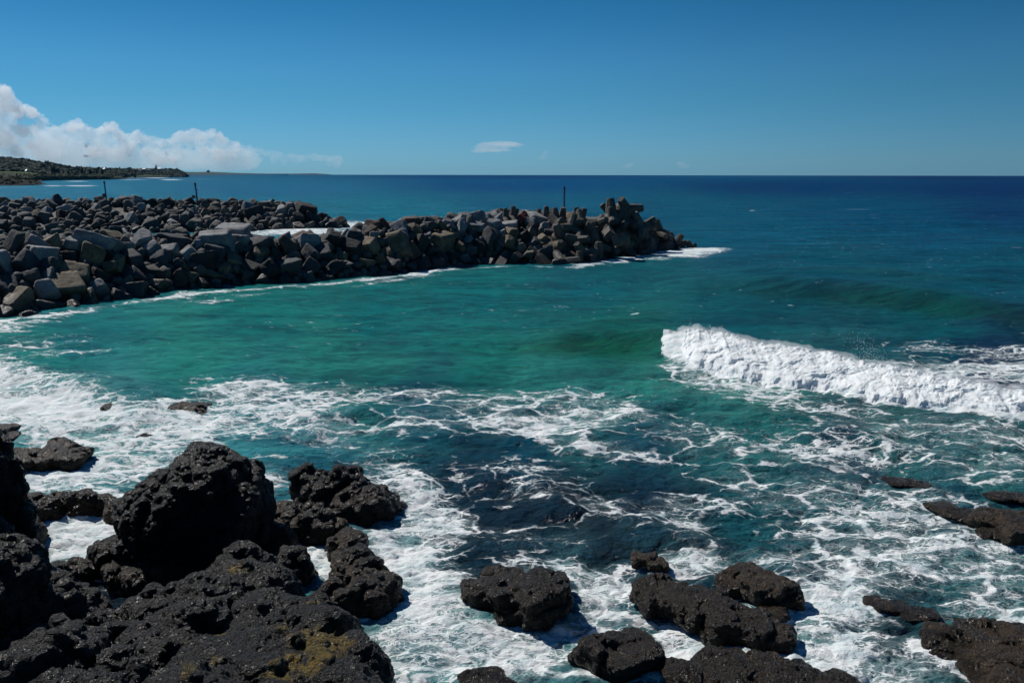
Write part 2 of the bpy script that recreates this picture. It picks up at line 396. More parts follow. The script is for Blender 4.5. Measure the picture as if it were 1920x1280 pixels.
# ---- foam cover: blobs (photo px, py, rx, ry, angle deg, amount) fixed onto the sea
FB = [
 # left surge
 (60, 775, 210, 60, 8, .95), (-120, 740, 200, 80, 0, 1.0), (200, 830, 210, 60, -12, .75), (330, 800, 200, 45, 0, .6), (120, 900, 150, 40, -10, .75),
 (300, 870, 150, 40, -15, .55), (160, 1000, 120, 80, 0, .98), (580, 1045, 90, 40, 10, .98), (215, 1100, 30, 14, 0, .62), (520, 770, 200, 45, 6, .6), (620, 830, 170, 40, 5, .42), (560, 745, 260, 26, 2, .5),
 (860, 755, 200, 26, 0, .50), (1080, 775, 180, 44, 0, .55), (980, 800, 220, 30, 4, .50), (760, 800, 160, 30, 0, .46), (1130, 840, 160, 24, 8, .42), (980, 900, 160, 60, 10, .34), (1150, 960, 160, 40, 10, .42), (1000, 1000, 140, 30, 0, .40), (1280, 990, 100, 40, 20, .46), (480, 900, 90, 40, 0, .55), (1240, 800, 140, 40, 10, .38),
 # centre strip beside the platform
 (760, 920, 110, 45, 25, .72), (800, 985, 100, 45, 0, .72), (730, 1060, 110, 80, 0, .85), (790, 1180, 130, 130, 0, .86), (900, 1230, 160, 70, 0, .78), (1010, 1210, 150, 60, 0, .66),
 (560, 1060, 90, 35, 20, .95), (540, 960, 40, 20, 0, .8), (1040, 1060, 120, 24, 5, .62), (1130, 1110, 90, 60, 0, .76), (1280, 1050, 120, 26, 0, .7), (1380, 1180, 180, 70, 10, .8), (1120, 1190, 60, 26, 0, .9),
 (1330, 1235, 120, 34, 0, .92), (1540, 1130, 130, 55, 0, .76), (1560, 1200, 120, 60, 0, .82), (1650, 1250, 160, 40, 0, .62), (1450, 1050, 100, 30, 0, .5),
 # right-hand lace
 (1500, 920, 230, 50, 10, .50), (1700, 960, 180, 60, 0, .58), (1850, 870, 150, 40, 0, .52), (1800, 1040, 220, 70, 0, .62), (1650, 1060, 200, 60, 0, .56), (1880, 1130, 140, 70, 0, .62), (1740, 1010, 160, 40, 15, .62), (1540, 1010, 140, 50, 0, .48),
 (1300, 940, 140, 30, 0, .36), (1480, 850, 260, 40, 4, .46), (1720, 820, 250, 38, 4, .47), (1880, 815, 200, 24, 6, .5),
 (1380, 725, 160, 20, 8, .60), (1300, 700, 70, 20, 15, .6), (1560, 765, 260, 18, 6, .42),
 (965, 1172, 120, 16, 0, .92), (1340, 1222, 170, 18, 18, .85), (1505, 1152, 40, 22, 0, .9), (1165, 1272, 100, 14, 0, .9), (1500, 1240, 180, 14, 12, .8), (1770, 1225, 110, 22, 10, .78), (100, 900, 90, 12, -10, .9), (1205, 1085, 60, 10, 0, .85), (1885, 1020, 70, 10, 0, .7),
 # behind the breaker
 (1820, 690, 170, 26, 3, .58), (1760, 650, 130, 12, 2, .40), (1900, 660, 100, 12, 0, .45), (1980, 700, 160, 40, 0, .6),
 # base of breakwaters
 (60, 645, 120, 16, -5, .42), (150, 660, 110, 8, -5, .42), (-60, 622, 120, 14, -5, .75), (40, 612, 80, 6, -5, .6), (1180, 488, 45, 4, -12, .7), (1270, 478, 70, 7, -6, .85), (1320, 470, 48, 6, 0, .85), (420, 561, 90, 6, -6, .42), (740, 525, 90, 4, -8, .45),
 (560, 434, 100, 9, 0, .80), (660, 421, 60, 6, 0, .78), (470, 440, 60, 6, 0, .70),
 # whitecaps
 (1413, 393, 9, .8, 2, .75), (1193, 586, 9, 2.4, 0, .85),  (1235, 622, 30, 3.5, 5, .62),
 # surf far off on the left
 (40, 352.3, 50, .7, 0, .85), (-150, 353, 160, .9, 0, .85), (150, 349.6, 34, .8, 0, .85), (100, 349.8, 20, .5, 0, .7), (150, 341.2, 80, .45, -1, .62), (95, 342, 30, .6, 0, .75), (-100, 346, 150, .5, 0, .7), (250, 338.2, 34, .4, 0, .55), (320, 338.0, 22, .6, 0, .8), (292, 334.5, 30, .8, 0, .7), (380, 336.8, 45, .5, 0, .5), (240, 335.2, 40, .5, 0, .55)]
foam = np.zeros_like(x0); vis = (py > 320)
for (bx, by, rx, ry, an, am) in FB:
    t = math.radians(an); ddx = px - bx; ddy = py - by
    u = (ddx * math.cos(t) + ddy * math.sin(t)) / rx; v = (-ddx * math.sin(t) + ddy * math.cos(t)) / ry
    q = u * u + v * v; m = q < 6
    foam[m] += (am * np.exp(-q[m] ** 1.3 * .9)) ** 5
foam = foam ** .2
# wash along the foot of the near breakwater and round its tip
fl = np.array([P(a, b, 0)[:2] for a, b in ((-330, 670), (-150, 634), (0, 606), (100, 594), (200, 577), (360, 554), (480, 543), (600, 535), (720, 522), (850, 504), (960, 499), (1080, 504), (1135, 491), (1230, 479), (1305, 467))])
m = (y0 > 40) & (y0 < 135) & (py < 700) & (py > 455); d_, p_, s_ = seg_dist(x0[m], y0[m], fl)
wgt_ = np.interp(p_, range(15), [1, .9, .9, .85, .45, .75, .6, .6, .8, .75, .45, .6, .95, 1, 1]); wd_ = (.5 + .9 * np.clip(noise3(np.stack([x0[m] * .35, y0[m] * .35, x0[m] * 0], 1), 5) + .45, 0, 2)) * np.interp(p_, [0, 2, 4, 11, 12, 14], [2.2, 1.8, 1, .9, 1.6, 2.2])
foam[m] = np.maximum(foam[m], wgt_ * np.exp(-(d_ / wd_) ** 2))
ml = np.stack([np.interp(np.linspace(0, 10, 80), range(11), toe[:, k]) for k in (0, 1)], 1); m = (y0 > 28) & (y0 < 55) & (px > 1150); d_, p_, s_ = seg_dist(x0[m], y0[m], ml)
foam[m] = np.maximum(foam[m], np.where(s_ > 0, 1.0, .95 * np.exp(-(d_ / .55) ** 2)) * np.exp(-(d_ / 3.0) ** 4) * (px[m] > 1240))
# noise in the amount so the cover breaks up
nn = fbm(pp[nm] * np.array([.28, .42, 1]), 4, 21); nn2 = fbm(pp[nm] * np.array([.85, 1.2, 1]), 4, 25); foam[nm] = foam[nm] * np.clip(1 + .6 * nn + .35 * nn2, .3, 1.3)
# ---- body colour of the water: depth, sand and reef below it, plus painted swell shade
CC = [ # px, py, (r,g,b) linear, weight radius px
 (0, 329, (.012, .055, .11)), (960, 329, (.003, .026, .085)), (1900, 330, (.002, .015, .058)),
 (100, 355, (.008, .125, .20)), (500, 355, (.005, .095, .18)), (960, 350, (.001, .05, .135)), (1500, 350, (.002, .03, .09)), (1900, 355, (.002, .022, .08)),
 (450, 395, (.003, .12, .18)), (750, 395, (.002, .11, .16)), (960, 380, (.002, .075, .135)), (1300, 400, (.001, .062, .11)), (1600, 400, (.001, .05, .10)), (1900, 400, (.002, .03, .085)),
 (1400, 440, (.001, .065, .11)), (1800, 440, (.001, .05, .095)), (1500, 500, (.001, .06, .09)), (1850, 510, (.001, .055, .085)),
 (1100, 530, (.001, .08, .10)), (900, 560, (.001, .105, .11)), (500, 590, (.003, .13, .12)), (150, 620, (.005, .13, .14)), (700, 590, (.001, .11, .11)),
 (100, 680, (.012, .16, .145)), (350, 680, (.012, .165, .135)), (600, 660, (.012, .155, .125)), (900, 660, (.004, .12, .10)), (1150, 640, (.002, .09, .07)), (1400, 590, (.001, .065, .08)), (1750, 600, (.002, .065, .08)),
 (700, 710, (.012, .14, .115)), (1000, 710, (.014, .14, .115)), (1200, 720, (.018, .15, .12)), (1400, 760, (.02, .13, .11)), (1650, 800, (.02, .10, .095)), (1850, 850, (.02, .095, .095)),
 (150, 780, (.06, .24, .22)), (100, 900, (.05, .22, .22)), (400, 850, (.03, .18, .19)), (550, 800, (.02, .13, .15)), (300, 930, (.04, .2, .2)),
 (800, 790, (.006, .07, .09)), (1100, 780, (.02, .13, .125)), (1000, 850, (.002, .045, .07)), (900, 900, (.003, .026, .042)), (1050, 950, (.004, .013, .022)), (900, 1000, (.005, .015, .022)), (1200, 930, (.003, .018, .032)), (960, 960, (.004, .014, .024)), (1120, 1000, (.006, .016, .022)), (1200, 840, (.006, .05, .07)), (1400, 860, (.01, .09, .09)),
 (1600, 850, (.01, .035, .055)), (1850, 680, (.006, .025, .055)), (1400, 950, (.006, .06, .07)), (1600, 960, (.01, .08, .085)), (1300, 1010, (.006, .03, .04)), (1800, 950, (.01, .06, .075)), (1750, 1080, (.02, .09, .095)), (1550, 1060, (.012, .05, .06)),
 (1700, 1140, (.012, .03, .036)), (1850, 1130, (.02, .085, .09)), (1500, 1200, (.04, .12, .13)), (1700, 1230, (.03, .07, .075)), (760, 1100, (.06, .17, .175)), (850, 1220, (.05, .16, .165)), (1050, 1200, (.04, .12, .125)), (1050, 1090, (.02, .06, .07)), (1150, 1140, (.03, .09, .1)), (200, 1130, (.006, .012, .02))]
cx = np.array([q[0] for q in CC]); cy = np.array([q[1] for q in CC], float); cc = np.array([q[2] for q in CC])
# interpolate in (px, warped py): far rows are finer
def wy(v): return np.log(np.maximum(v - 322, 2)) * 420
sx = px + (fbm(pp * np.array([.10, .16, 1]) , 3, 40) * 90) * (py > 600)
sy = py + (fbm(pp * np.array([.10, .16, 1]) + 50, 3, 41) * 50) * (py > 600)
body = np.zeros((len(x0), 3)); ws = np.zeros(len(x0))
for i in range(len(CC)):
    d2 = (np.clip(sx, -200, 2120) - cx[i]) ** 2 + (wy(np.clip(sy, 326, 1400)) * 1.0 - wy(cy[i])) ** 2 * 1.0
    wgt = 1 / (d2 + 900) ** 1.8; body += wgt[:, None] * cc[i]; ws += wgt
body /= ws[:, None]; body *= np.array([1.1, 1.18, 1.28])
for pts, wf, dk in ((((1230, 540), (1400, 545), (1550, 560), (1700, 574), (1950, 608), (2300, 650)), 2.6, .42), (((900, 655), (1000, 655), (1120, 652), (1252, 662)), 2.2, .38), (((1350, 508), (1600, 513), (2000, 543)), 3, .22)):  # shaded swell fronts painted darker and greener in the colour
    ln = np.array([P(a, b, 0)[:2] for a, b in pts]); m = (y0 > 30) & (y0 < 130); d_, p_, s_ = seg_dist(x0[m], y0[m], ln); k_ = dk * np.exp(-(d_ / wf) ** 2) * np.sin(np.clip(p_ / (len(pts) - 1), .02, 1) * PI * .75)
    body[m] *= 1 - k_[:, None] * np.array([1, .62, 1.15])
foam = np.clip(foam * (1 + .03 * (py > 600)), 0, 1)
z[nm] += foam[nm] * near[nm] * .05 * fbm(pp[nm] * np.array([2.2, 3.2, 1]), 4, 60, kind=1)
# rougher chop in the broken water
z[nm] += near[nm] * (sstep(700, 800, py[nm])) * .07 * fbm(pp[nm] * np.array([.8, 1.5, 1]), 4, 61, kind=1)
me = np_mesh('sea', np.stack([x0 + dx, y0 + dy, z], 1), grid_faces(len(rows), len(tcol)))
at = me.attributes.new('foam', 'FLOAT', 'POINT'); at.data.foreach_set('value', foam.astype(np.float32))
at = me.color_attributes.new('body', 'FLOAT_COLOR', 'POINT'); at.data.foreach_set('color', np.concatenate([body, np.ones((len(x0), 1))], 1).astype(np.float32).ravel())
t = NT('sea_water'); g = t.geo(); pos = g.outputs['Position']
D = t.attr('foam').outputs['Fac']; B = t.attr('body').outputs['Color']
p2 = t.vmath('MULTIPLY', pos, (.8, 1.25, 0.0))
wn = t.vmath('SUBTRACT', t.noise(p2, .7, 4, .6, color=True), (.5, .5, .5))
wp = t.vmath('ADD', p2, t.vmath('SCALE', wn, sc=1.15))
wn2 = t.vmath('SUBTRACT', t.noise(p2, 3.0, 3, .6, color=True), (.5, .5, .5))
wp = t.vmath('ADD', wp, t.vmath('SCALE', wn2, sc=.35))
e1 = t.maprange(t.voro(wp, .95, 'DISTANCE_TO_EDGE'), 0.0, .17, 1.0, 0.0)
e1b = t.maprange(t.voro(t.vmath('ADD', wp, (7, 2, 0)), .5, 'DISTANCE_TO_EDGE'), 0.0, .10, 1.0, 0.0)
vm2 = t.maprange(t.noise(p2, .16, 3), .42, .58)
e1 = t.fmix(vm2, e1, e1b)
e2 = t.maprange(t.voro(t.vmath('ADD', wp, (4, 9, 0)), 2.3, 'DISTANCE_TO_EDGE'), 0.0, .16, 1.0, 0.0)
e3 = t.maprange(t.voro(t.vmath('ADD', wp, (1, 3, 0)), 6.5, 'DISTANCE_TO_EDGE'), 0.0, .2, 1.0, 0.0)
fb = t.noise(wp, 1.6, 8, .68)
fbc = t.maprange(fb, .30, .70, 0, 1, smooth=False)
edges = t.math('MAXIMUM', e1, t.math('MAXIMUM', t.math('MULTIPLY', e2, t.fmix(vm2, .85, .6)), t.math('MULTIPLY', e3, .5)))
pat = t.math('ADD', t.math('MULTIPLY', edges, .64), t.math('MULTIPLY', fbc, .36))
thr = t.math('SUBTRACT', .98, t.math('MULTIPLY', D, .94))
fo = t.maprange(pat, t.math('SUBTRACT', thr, .04), t.math('ADD', thr, .18))
fo = t.math('MULTIPLY', fo, t.maprange(D, .06, .22))
# thin film of bubbles around the thick lace
film = t.math('MULTIPLY', t.maprange(pat, t.math('SUBTRACT', thr, .28), t.math('ADD', thr, .1)), t.math('MULTIPLY', t.maprange(D, .15, .8), .40))
fo = t.math('MAXIMUM', fo, film)
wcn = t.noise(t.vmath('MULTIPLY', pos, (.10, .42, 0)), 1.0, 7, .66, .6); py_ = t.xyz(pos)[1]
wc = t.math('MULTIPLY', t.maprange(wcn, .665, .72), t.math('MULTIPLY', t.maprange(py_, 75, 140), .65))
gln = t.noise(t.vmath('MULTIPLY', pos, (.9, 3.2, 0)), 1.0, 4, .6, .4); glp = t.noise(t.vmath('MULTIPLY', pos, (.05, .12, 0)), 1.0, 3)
glints = t.math('MULTIPLY', t.maprange(gln, t.math('SUBTRACT', .775, t.math('MULTIPLY', glp, .20)), t.math('SUBTRACT', .83, t.math('MULTIPLY', glp, .20))), t.math('MULTIPLY', t.maprange(py_, 36, 60), .8))  # sun glints painted as white flecks, drawn with the foam
wc = t.math('MAXIMUM', wc, glints)
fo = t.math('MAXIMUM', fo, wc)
farr = t.maprange(t.math('LOGARITHM', t.math('MAXIMUM', t.xyz(pos)[1], 1.0), 10.0), 1.6, 3.0, 0, 1)
# ripples
rp = t.vmath('MULTIPLY', pos, (1.0, 1.35, 1.0))
r1 = t.noise(rp, 2.2, 6, .62, .4); r2 = t.noise(rp, 9.0, 4, .6, .3); r3 = t.noise(rp, .35, 5, .6)
r4 = t.noise(t.vmath('MULTIPLY', pos, (.55, 1.5, 1)), .8, 5, .6, .3); r5 = t.noise(t.vmath('MULTIPLY', pos, (.4, 1.2, 1)), .16, 5, .62, .3)
rbig = t.math('ADD', t.math('MULTIPLY', r4, .42), t.math('MULTIPLY', t.math('MULTIPLY', r5, t.maprange(py_, 60, 200)), 3.0))
hh = t.math('ADD', t.math('ADD', rbig, t.math('MULTIPLY', r1, .26)), t.math('ADD', t.math('MULTIPLY', r2, .11), t.math('MULTIPLY', t.math('MULTIPLY', r3, farr), 1.6)))
nb = t.bump(hh, 1.0, 1.0)
fh = t.math('ADD', t.math('MULTIPLY', fo, .05), t.math('ADD', t.math('MULTIPLY', t.noise(wp, 12, 5, .7), .05), t.math('MULTIPLY', fb, .12)))
nf = t.bump(fh, .9, 1.0)
B0 = B; mo_ = t.math('ADD', t.math('MULTIPLY', t.noise(t.vmath('MULTIPLY', pos, (.5, 1.6, 0)), .9, 6, .65, .4), .5), t.math('MULTIPLY', t.noise(t.vmath('MULTIPLY', pos, (.4, 1.5, 0)), .14, 5, .65, .4), .5))  # light and dark of the ripples mottled into the water colour
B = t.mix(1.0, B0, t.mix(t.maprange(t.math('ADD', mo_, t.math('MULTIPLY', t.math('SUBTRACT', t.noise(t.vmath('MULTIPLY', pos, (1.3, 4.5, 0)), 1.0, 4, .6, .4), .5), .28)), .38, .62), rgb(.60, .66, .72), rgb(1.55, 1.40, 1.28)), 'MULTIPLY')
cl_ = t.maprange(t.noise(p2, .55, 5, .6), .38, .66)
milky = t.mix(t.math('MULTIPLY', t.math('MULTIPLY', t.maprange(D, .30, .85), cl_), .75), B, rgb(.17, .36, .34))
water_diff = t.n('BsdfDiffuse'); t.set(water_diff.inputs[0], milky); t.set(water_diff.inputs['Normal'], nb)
gl = t.n('BsdfGlossy'); t.set(gl.inputs['Color'], rgb(.9, .95, 1)); t.set(gl.inputs['Roughness'], t.fmix(farr, .10, .14)); t.set(gl.inputs['Normal'], nb)
fr = t.n('Fresnel'); t.set(fr.inputs['IOR'], 1.33); t.set(fr.inputs['Normal'], nb)
ff = t.math('MINIMUM', t.math('MULTIPLY', fr.outputs[0], t.fmix(farr, .60, .22)), t.fmix(farr, .25, .07))
ms = t.n('MixShader'); t.set(ms.inputs[0], ff); t.t.links.new(water_diff.outputs[0], ms.inputs[1]); t.t.links.new(gl.outputs[0], ms.inputs[2])
fs = t.principled(t.mix(t.maprange(fb, .35, .6), rgb(.55, .66, .67), rgb(.80, .82, .81)), .75, nf, .2)
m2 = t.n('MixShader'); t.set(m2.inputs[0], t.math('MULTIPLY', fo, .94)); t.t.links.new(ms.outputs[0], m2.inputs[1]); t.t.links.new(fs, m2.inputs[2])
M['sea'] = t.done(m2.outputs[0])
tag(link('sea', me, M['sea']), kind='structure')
# sea bed under everything, so the place has a ground
sb = MB(); sb.box((0, 6000, -9), (16000, 7000, 1)); tag(link('seabed', sb.mesh('seabed'), flat('sand', (.3, .26, .2))), kind='structure')

# ================================================================== the breaking wave
def foam_material(name):
    t = NT(name); pos = t.geo().outputs['Position']; a = t.noise(pos, 3.0, 8, .72); b = t.noise(pos, 14, 6, .7)
    base = t.mix(t.maprange(a, .36, .6), rgb(.84, .91, .92), rgb(.96, .97, .96))
    h = t.math('ADD', t.math('MULTIPLY', a, .35), t.math('MULTIPLY', b, .07))
    nb_ = t.bump(h, .32, 1.0); p_ = t.principled(base, .8, nb_, .15); tr = t.n('BsdfTranslucent'); t.set(tr.inputs[0], base); t.set(tr.inputs[1], nb_)
    mx = t.n('MixShader'); mx.inputs[0].default_value = .25; t.t.links.new(p_, mx.inputs[1]); t.t.links.new(tr.outputs[0], mx.inputs[2])
    return t.done(mx.outputs[0])
M['foam'] = foam_material('white_foam')
ns, nu = 1000, 150
sp = np.linspace(0, len(WB) - 1, ns); ii = np.arange(len(WB))
T = np.stack([np.interp(sp, ii, toe[:, k]) for k in (0, 1)], 1); Cr = np.stack([np.interp(sp, ii, crest[:, k]) for k in (0, 1)], 1); Hh = np.interp(sp, ii, ch) * (1 + .22 * fbm(np.stack([sp * 2.2, sp * 0, sp * 0], 1), 3, 17))
ker = np.ones(41) / 41
for A in (T, Cr):
    for k in (0, 1): A[:, k] = np.convolve(np.pad(A[:, k], 20, mode='reflect', reflect_type='odd'), ker, 'valid')
back = Cr + (Cr - T) / np.linalg.norm(Cr - T, axis=1)[:, None] * (1.0 + .5 * noise3(np.stack([sp * 3, sp * 0, sp * 0], 1))[:, None])
u = np.linspace(-.12, 1.07, nu)
prof_u = [-.12, 0, .06, .2, .4, .62, .82, 1.0, 1.12, 1.25]; prof_z = [-.25, 0.0, .28, .5, .66, .84, .97, 1.0, .72, .25]
# u 0..1 toe to crest, 1..1.25 down the back
T = T + (Cr - T) * (.55 * (1 - sstep(0, .7, sp)))[:, None]
base2 = T[:, None, :] + (Cr - T)[:, None, :] * np.minimum(u, 1)[None, :, None] + (back - Cr)[:, None, :] * (np.clip(u - 1, 0, 1) / .25)[None, :, None]
zz = Hh[:, None] * np.interp(u, prof_u, prof_z)[None, :]
end = sstep(-.05, .6, sp)[:, None]
zz = zz * (.5 + .5 * end) - .25 * (1 - end) + .08 * end
V = np.concatenate([base2, zz[..., None]], -1).reshape(-1, 3)
nrm = np.array([-.35, -.6, .72]); wgt = (np.sin(np.clip((u + .12) / 1.37, 0, 1) * PI) ** .6)[None, :].repeat(ns, 0).ravel()
n1 = fbm(V * np.array([1.0, 1.0, 1.3]), 3, 70, kind=2); n2 = fbm(V * 3.1, 4, 73, .62, kind=2); n3 = fbm(V * 9, 3, 78, .6)
crown_ = np.exp(-((u - .97) / .10) ** 2)[None, :].repeat(ns, 0).ravel(); V[:, 2] += crown_ * (.22 * np.clip(fbm(V * np.array([2.2, 2.2, .2]), 4, 95, .65, 1), 0, 1) - .04)
lob_ = fbm(np.stack([V[:, 0] * .55, V[:, 1] * .55, V[:, 2] * 0], 1), 3, 96); V[:, 1] -= lob_ * 1.1 * (1 - sstep(.0, .8, u))[None, :].repeat(ns, 0).ravel()
disp = (n1 * .17 + n2 * .05 + n3 * .018) * (.25 + .75 * wgt)
ed_ = (1 - sstep(0, .9, sp))[:, None].repeat(nu, 1).ravel(); V[:, 0] += ed_ * (.35 + .5 * fbm(V * .9, 3, 92)); V[:, 0] += ed_ * .5 * fbm(V * 1.3, 4, 91); disp *= 1 + .5 * ed_
V = V + nrm * disp[:, None]
toe_wob = fbm(V * 1.6, 4, 88)
V[:, 1] -= (toe_wob * .45 + .22) * (u[None, :].repeat(ns, 0).ravel() < .25) * 1.0 * np.interp(u, [-.12, 0, .25], [1, 1, 0])[None, :].repeat(ns, 0).ravel()
br = link('breaking_wave', np_mesh('breaking_wave', V, grid_faces(ns, nu)), M['foam'])
tag(br, 'long white breaking wave rolling in from the right across the green bay', 'wave')
# spray thrown up along the crest
rng = np.random.RandomState(4); mb = MB(); dv, df = ico(1)
def drops(c, sig, n, r0, r1):
    global mb
    for _ in range(n):
        p = np.array(c) + rng.normal(size=3) * sig; p[2] = max(p[2], .05); r = rng.uniform(r0, r1) ** 1
        mb.add(dv * r * np.array([1, 1, rng.uniform(.7, 1.4)]) + p, df)
for i in range(0, ns - 200, 3):
    amp = .5 + .8 * max(0, noise3(np.array([[sp[i] * 4, 3.3, 0]]))[0]); k = int(10 * amp)
    drops((Cr[i, 0], Cr[i, 1], Hh[i] + .12 * amp), (.16, .16, .16 * amp + .03), k, .003, .012)
for (ax, ay, n, s) in ((1335, 622, 260, .16), (1300, 615, 120, .12), (1370, 634, 150, .13), (1440, 648, 60, .1)):
    c = PD(ax, ay, P(1340, 626, 1.3).y); drops(c, (s * 1.6, s, s), n, .006, .02)
for (ax, ay, n, s) in ((1640, 678, 300, .28), (1625, 655, 150, .3), (1610, 640, 60, .3), (1600, 675, 80, .2), (1690, 690, 60, .2)):
    c = PD(ax, ay, P(1650, 688, 1.05).y + .3); drops(c, (s * 1.2, s, s * .8), n, .005, .014)
tag(link('sea_spray', mb.mesh('sea_spray', True), M['foam']), 'fine white droplets flung up from the crest of the breaking wave', 'spray', kind='stuff')

# mist hanging over the crest
nm_, nr = 260, 14; k0 = np.linspace(30, ns - 1, nm_).astype(int); th = np.arange(nr) * 2 * PI / nr
rr = .26 * (1 + .9 * fbm(np.stack([k0 * .035, k0 * 0, k0 * 0], 1), 3, 44)); rr[0] = rr[-1] = .02
V = np.zeros((nm_, nr, 3)); V[..., 0] = Cr[k0, 0][:, None]; V[..., 1] = Cr[k0, 1][:, None] + np.cos(th)[None] * (rr[:, None] * 1.5); V[..., 2] = (Hh[k0] + .10)[:, None] + np.sin(th)[None] * rr[:, None]
V = V.reshape(-1, 3); V += .10 * np.stack([fbm(V * 3 + k * 7, 3, 50 + k) for k in range(3)], 1)
mf = grid_faces(nm_, nr, True)
t = NT('sea_mist'); v = t.n('VolumePrincipled'); v.inputs['Color'].default_value = (1, 1, 1, 1); v.inputs['Density'].default_value = .9; t.done(v.outputs[0], 1)
tag(link('sea_mist', np_mesh('sea_mist', V, mf), t.m), 'thin white mist blown off the top of the breaking wave', 'mist', kind='stuff')
# ================================================================== lava rocks of the shore
DG = None
def voxel_union(mb, vox):
    """union of overlapping lumps as one skin"""
    me = mb.mesh('tmp'); o = bpy.data.objects.new('tmp', me); COL.objects.link(o)
    r = o.modifiers.new('r', 'REMESH'); r.mode = 'VOXEL'; r.voxel_size = vox; r.use_smooth_shade = True
    dg = bpy.context.evaluated_depsgraph_get(); e = o.evaluated_get(dg); m2 = e.to_mesh()
    n = len(m2.vertices); v = np.empty(n * 3, np.float32); m2.vertices.foreach_get('co', v); v = v.reshape(-1, 3).astype(float)
    q = np.array([p.vertices[:] for p in m2.polygons]); e.to_mesh_clear(); bpy.data.objects.remove(o); bpy.data.meshes.remove(me)
    return v, q
def vnormals(v, q):
    d = np.cross(v[q[:, 2]] - v[q[:, 0]], v[q[:, 3]] - v[q[:, 1]]); n = np.zeros_like(v)
    for k in range(4):
        for c in range(3): n[:, c] += np.bincount(q[:, k], d[:, c], len(v))
    return n / (np.linalg.norm(n, axis=1)[:, None] + 1e-12)
def smooth(v, q, it):
    a = np.concatenate([q[:, 0], q[:, 1], q[:, 2], q[:, 3]]); b = np.concatenate([q[:, 1], q[:, 2], q[:, 3], q[:, 0]])
    a, b = np.concatenate([a, b]), np.concatenate([b, a]); cnt = np.bincount(a, minlength=len(v))[:, None]
    for _ in range(it):
        s = np.stack([np.bincount(a, v[b, c], len(v)) for c in range(3)], 1) / cnt; v = v * .45 + s * .55
    return v
def moss_of(o, v):
    x, y = to_px(v[:, 0], v[:, 1], v[:, 2]); a = np.zeros(len(v))
    for (bx, by, rx, ry, k) in ((600, 1205, 60, 38, 1), (555, 1250, 60, 34, 1), (450, 1068, 34, 12, .8), (510, 1090, 30, 10, .45), (412, 1184, 20, 8, .7), (352, 1256, 34, 20, .8), (408, 1234, 16, 9, .8), (540, 1010, 22, 8, .5), (590, 1130, 40, 10, .5), (520, 1175, 50, 12, .5), (350, 1205, 12, 6, .6), (480, 1268, 40, 12, .6), (640, 1170, 30, 14, .6), (200, 1262, 18, 10, .5)):
        a = np.maximum(a, k * np.exp(-((x - bx) / rx) ** 2 - ((y - by) / ry) ** 2))
    t = o.data.attributes.new('moss', 'FLOAT', 'POINT'); t.data.foreach_set('value', a.astype(np.float32))
def blocks(p, seed):
    """jumbled fracture blocks: every cell tilts its own way"""
    p = p + .35 * np.stack([noise3(p * 1.3 + k * 31, seed + k) for k in range(3)], 1)
    i = np.floor(p).astype(np.int64); best = np.full(len(p), 1e9); out = np.zeros(len(p))
    for a in (-1, 0, 1):
        for b in (-1, 0, 1):
            for c in (-1, 0, 1):
                j = i + np.array([a, b, c]); h = _h(j[:, 0], j[:, 1], j[:, 2], seed)
                cc_ = j + np.stack([(h >> s & 255) / 255.0 for s in (0, 8, 16)], 1); d = p - cc_; r = (d ** 2).sum(1); m = r < best
                g = _G[(h >> 5) & 255]; best[m] = r[m]; out[m] = (d[m] * g[m]).sum(1) + ((h[m] >> 9 & 255) / 255.0 - .5) * .5
    return out
def lump(mb, rng, c, r, planes=12, lo=.72, tilt=0.35, boxy=False):
    v, f = polytope(rng, 4, planes, 16, lo, 1.0, boxy=1.0 if boxy else 0.0, rough=.12)
    if boxy: tilt = .16; v = v * 1.12
    ax, ay, az = rng.uniform(-tilt, tilt, 3); R = np.array(Euler((ax, ay, rng.uniform(0, 6.28) * (1 if abs(r[0] - r[1]) < .25 * r[0] else 0) + az)).to_matrix())
    mb.add((v @ R.T) * np.array(r) * 1.12 + np.array(c), f)
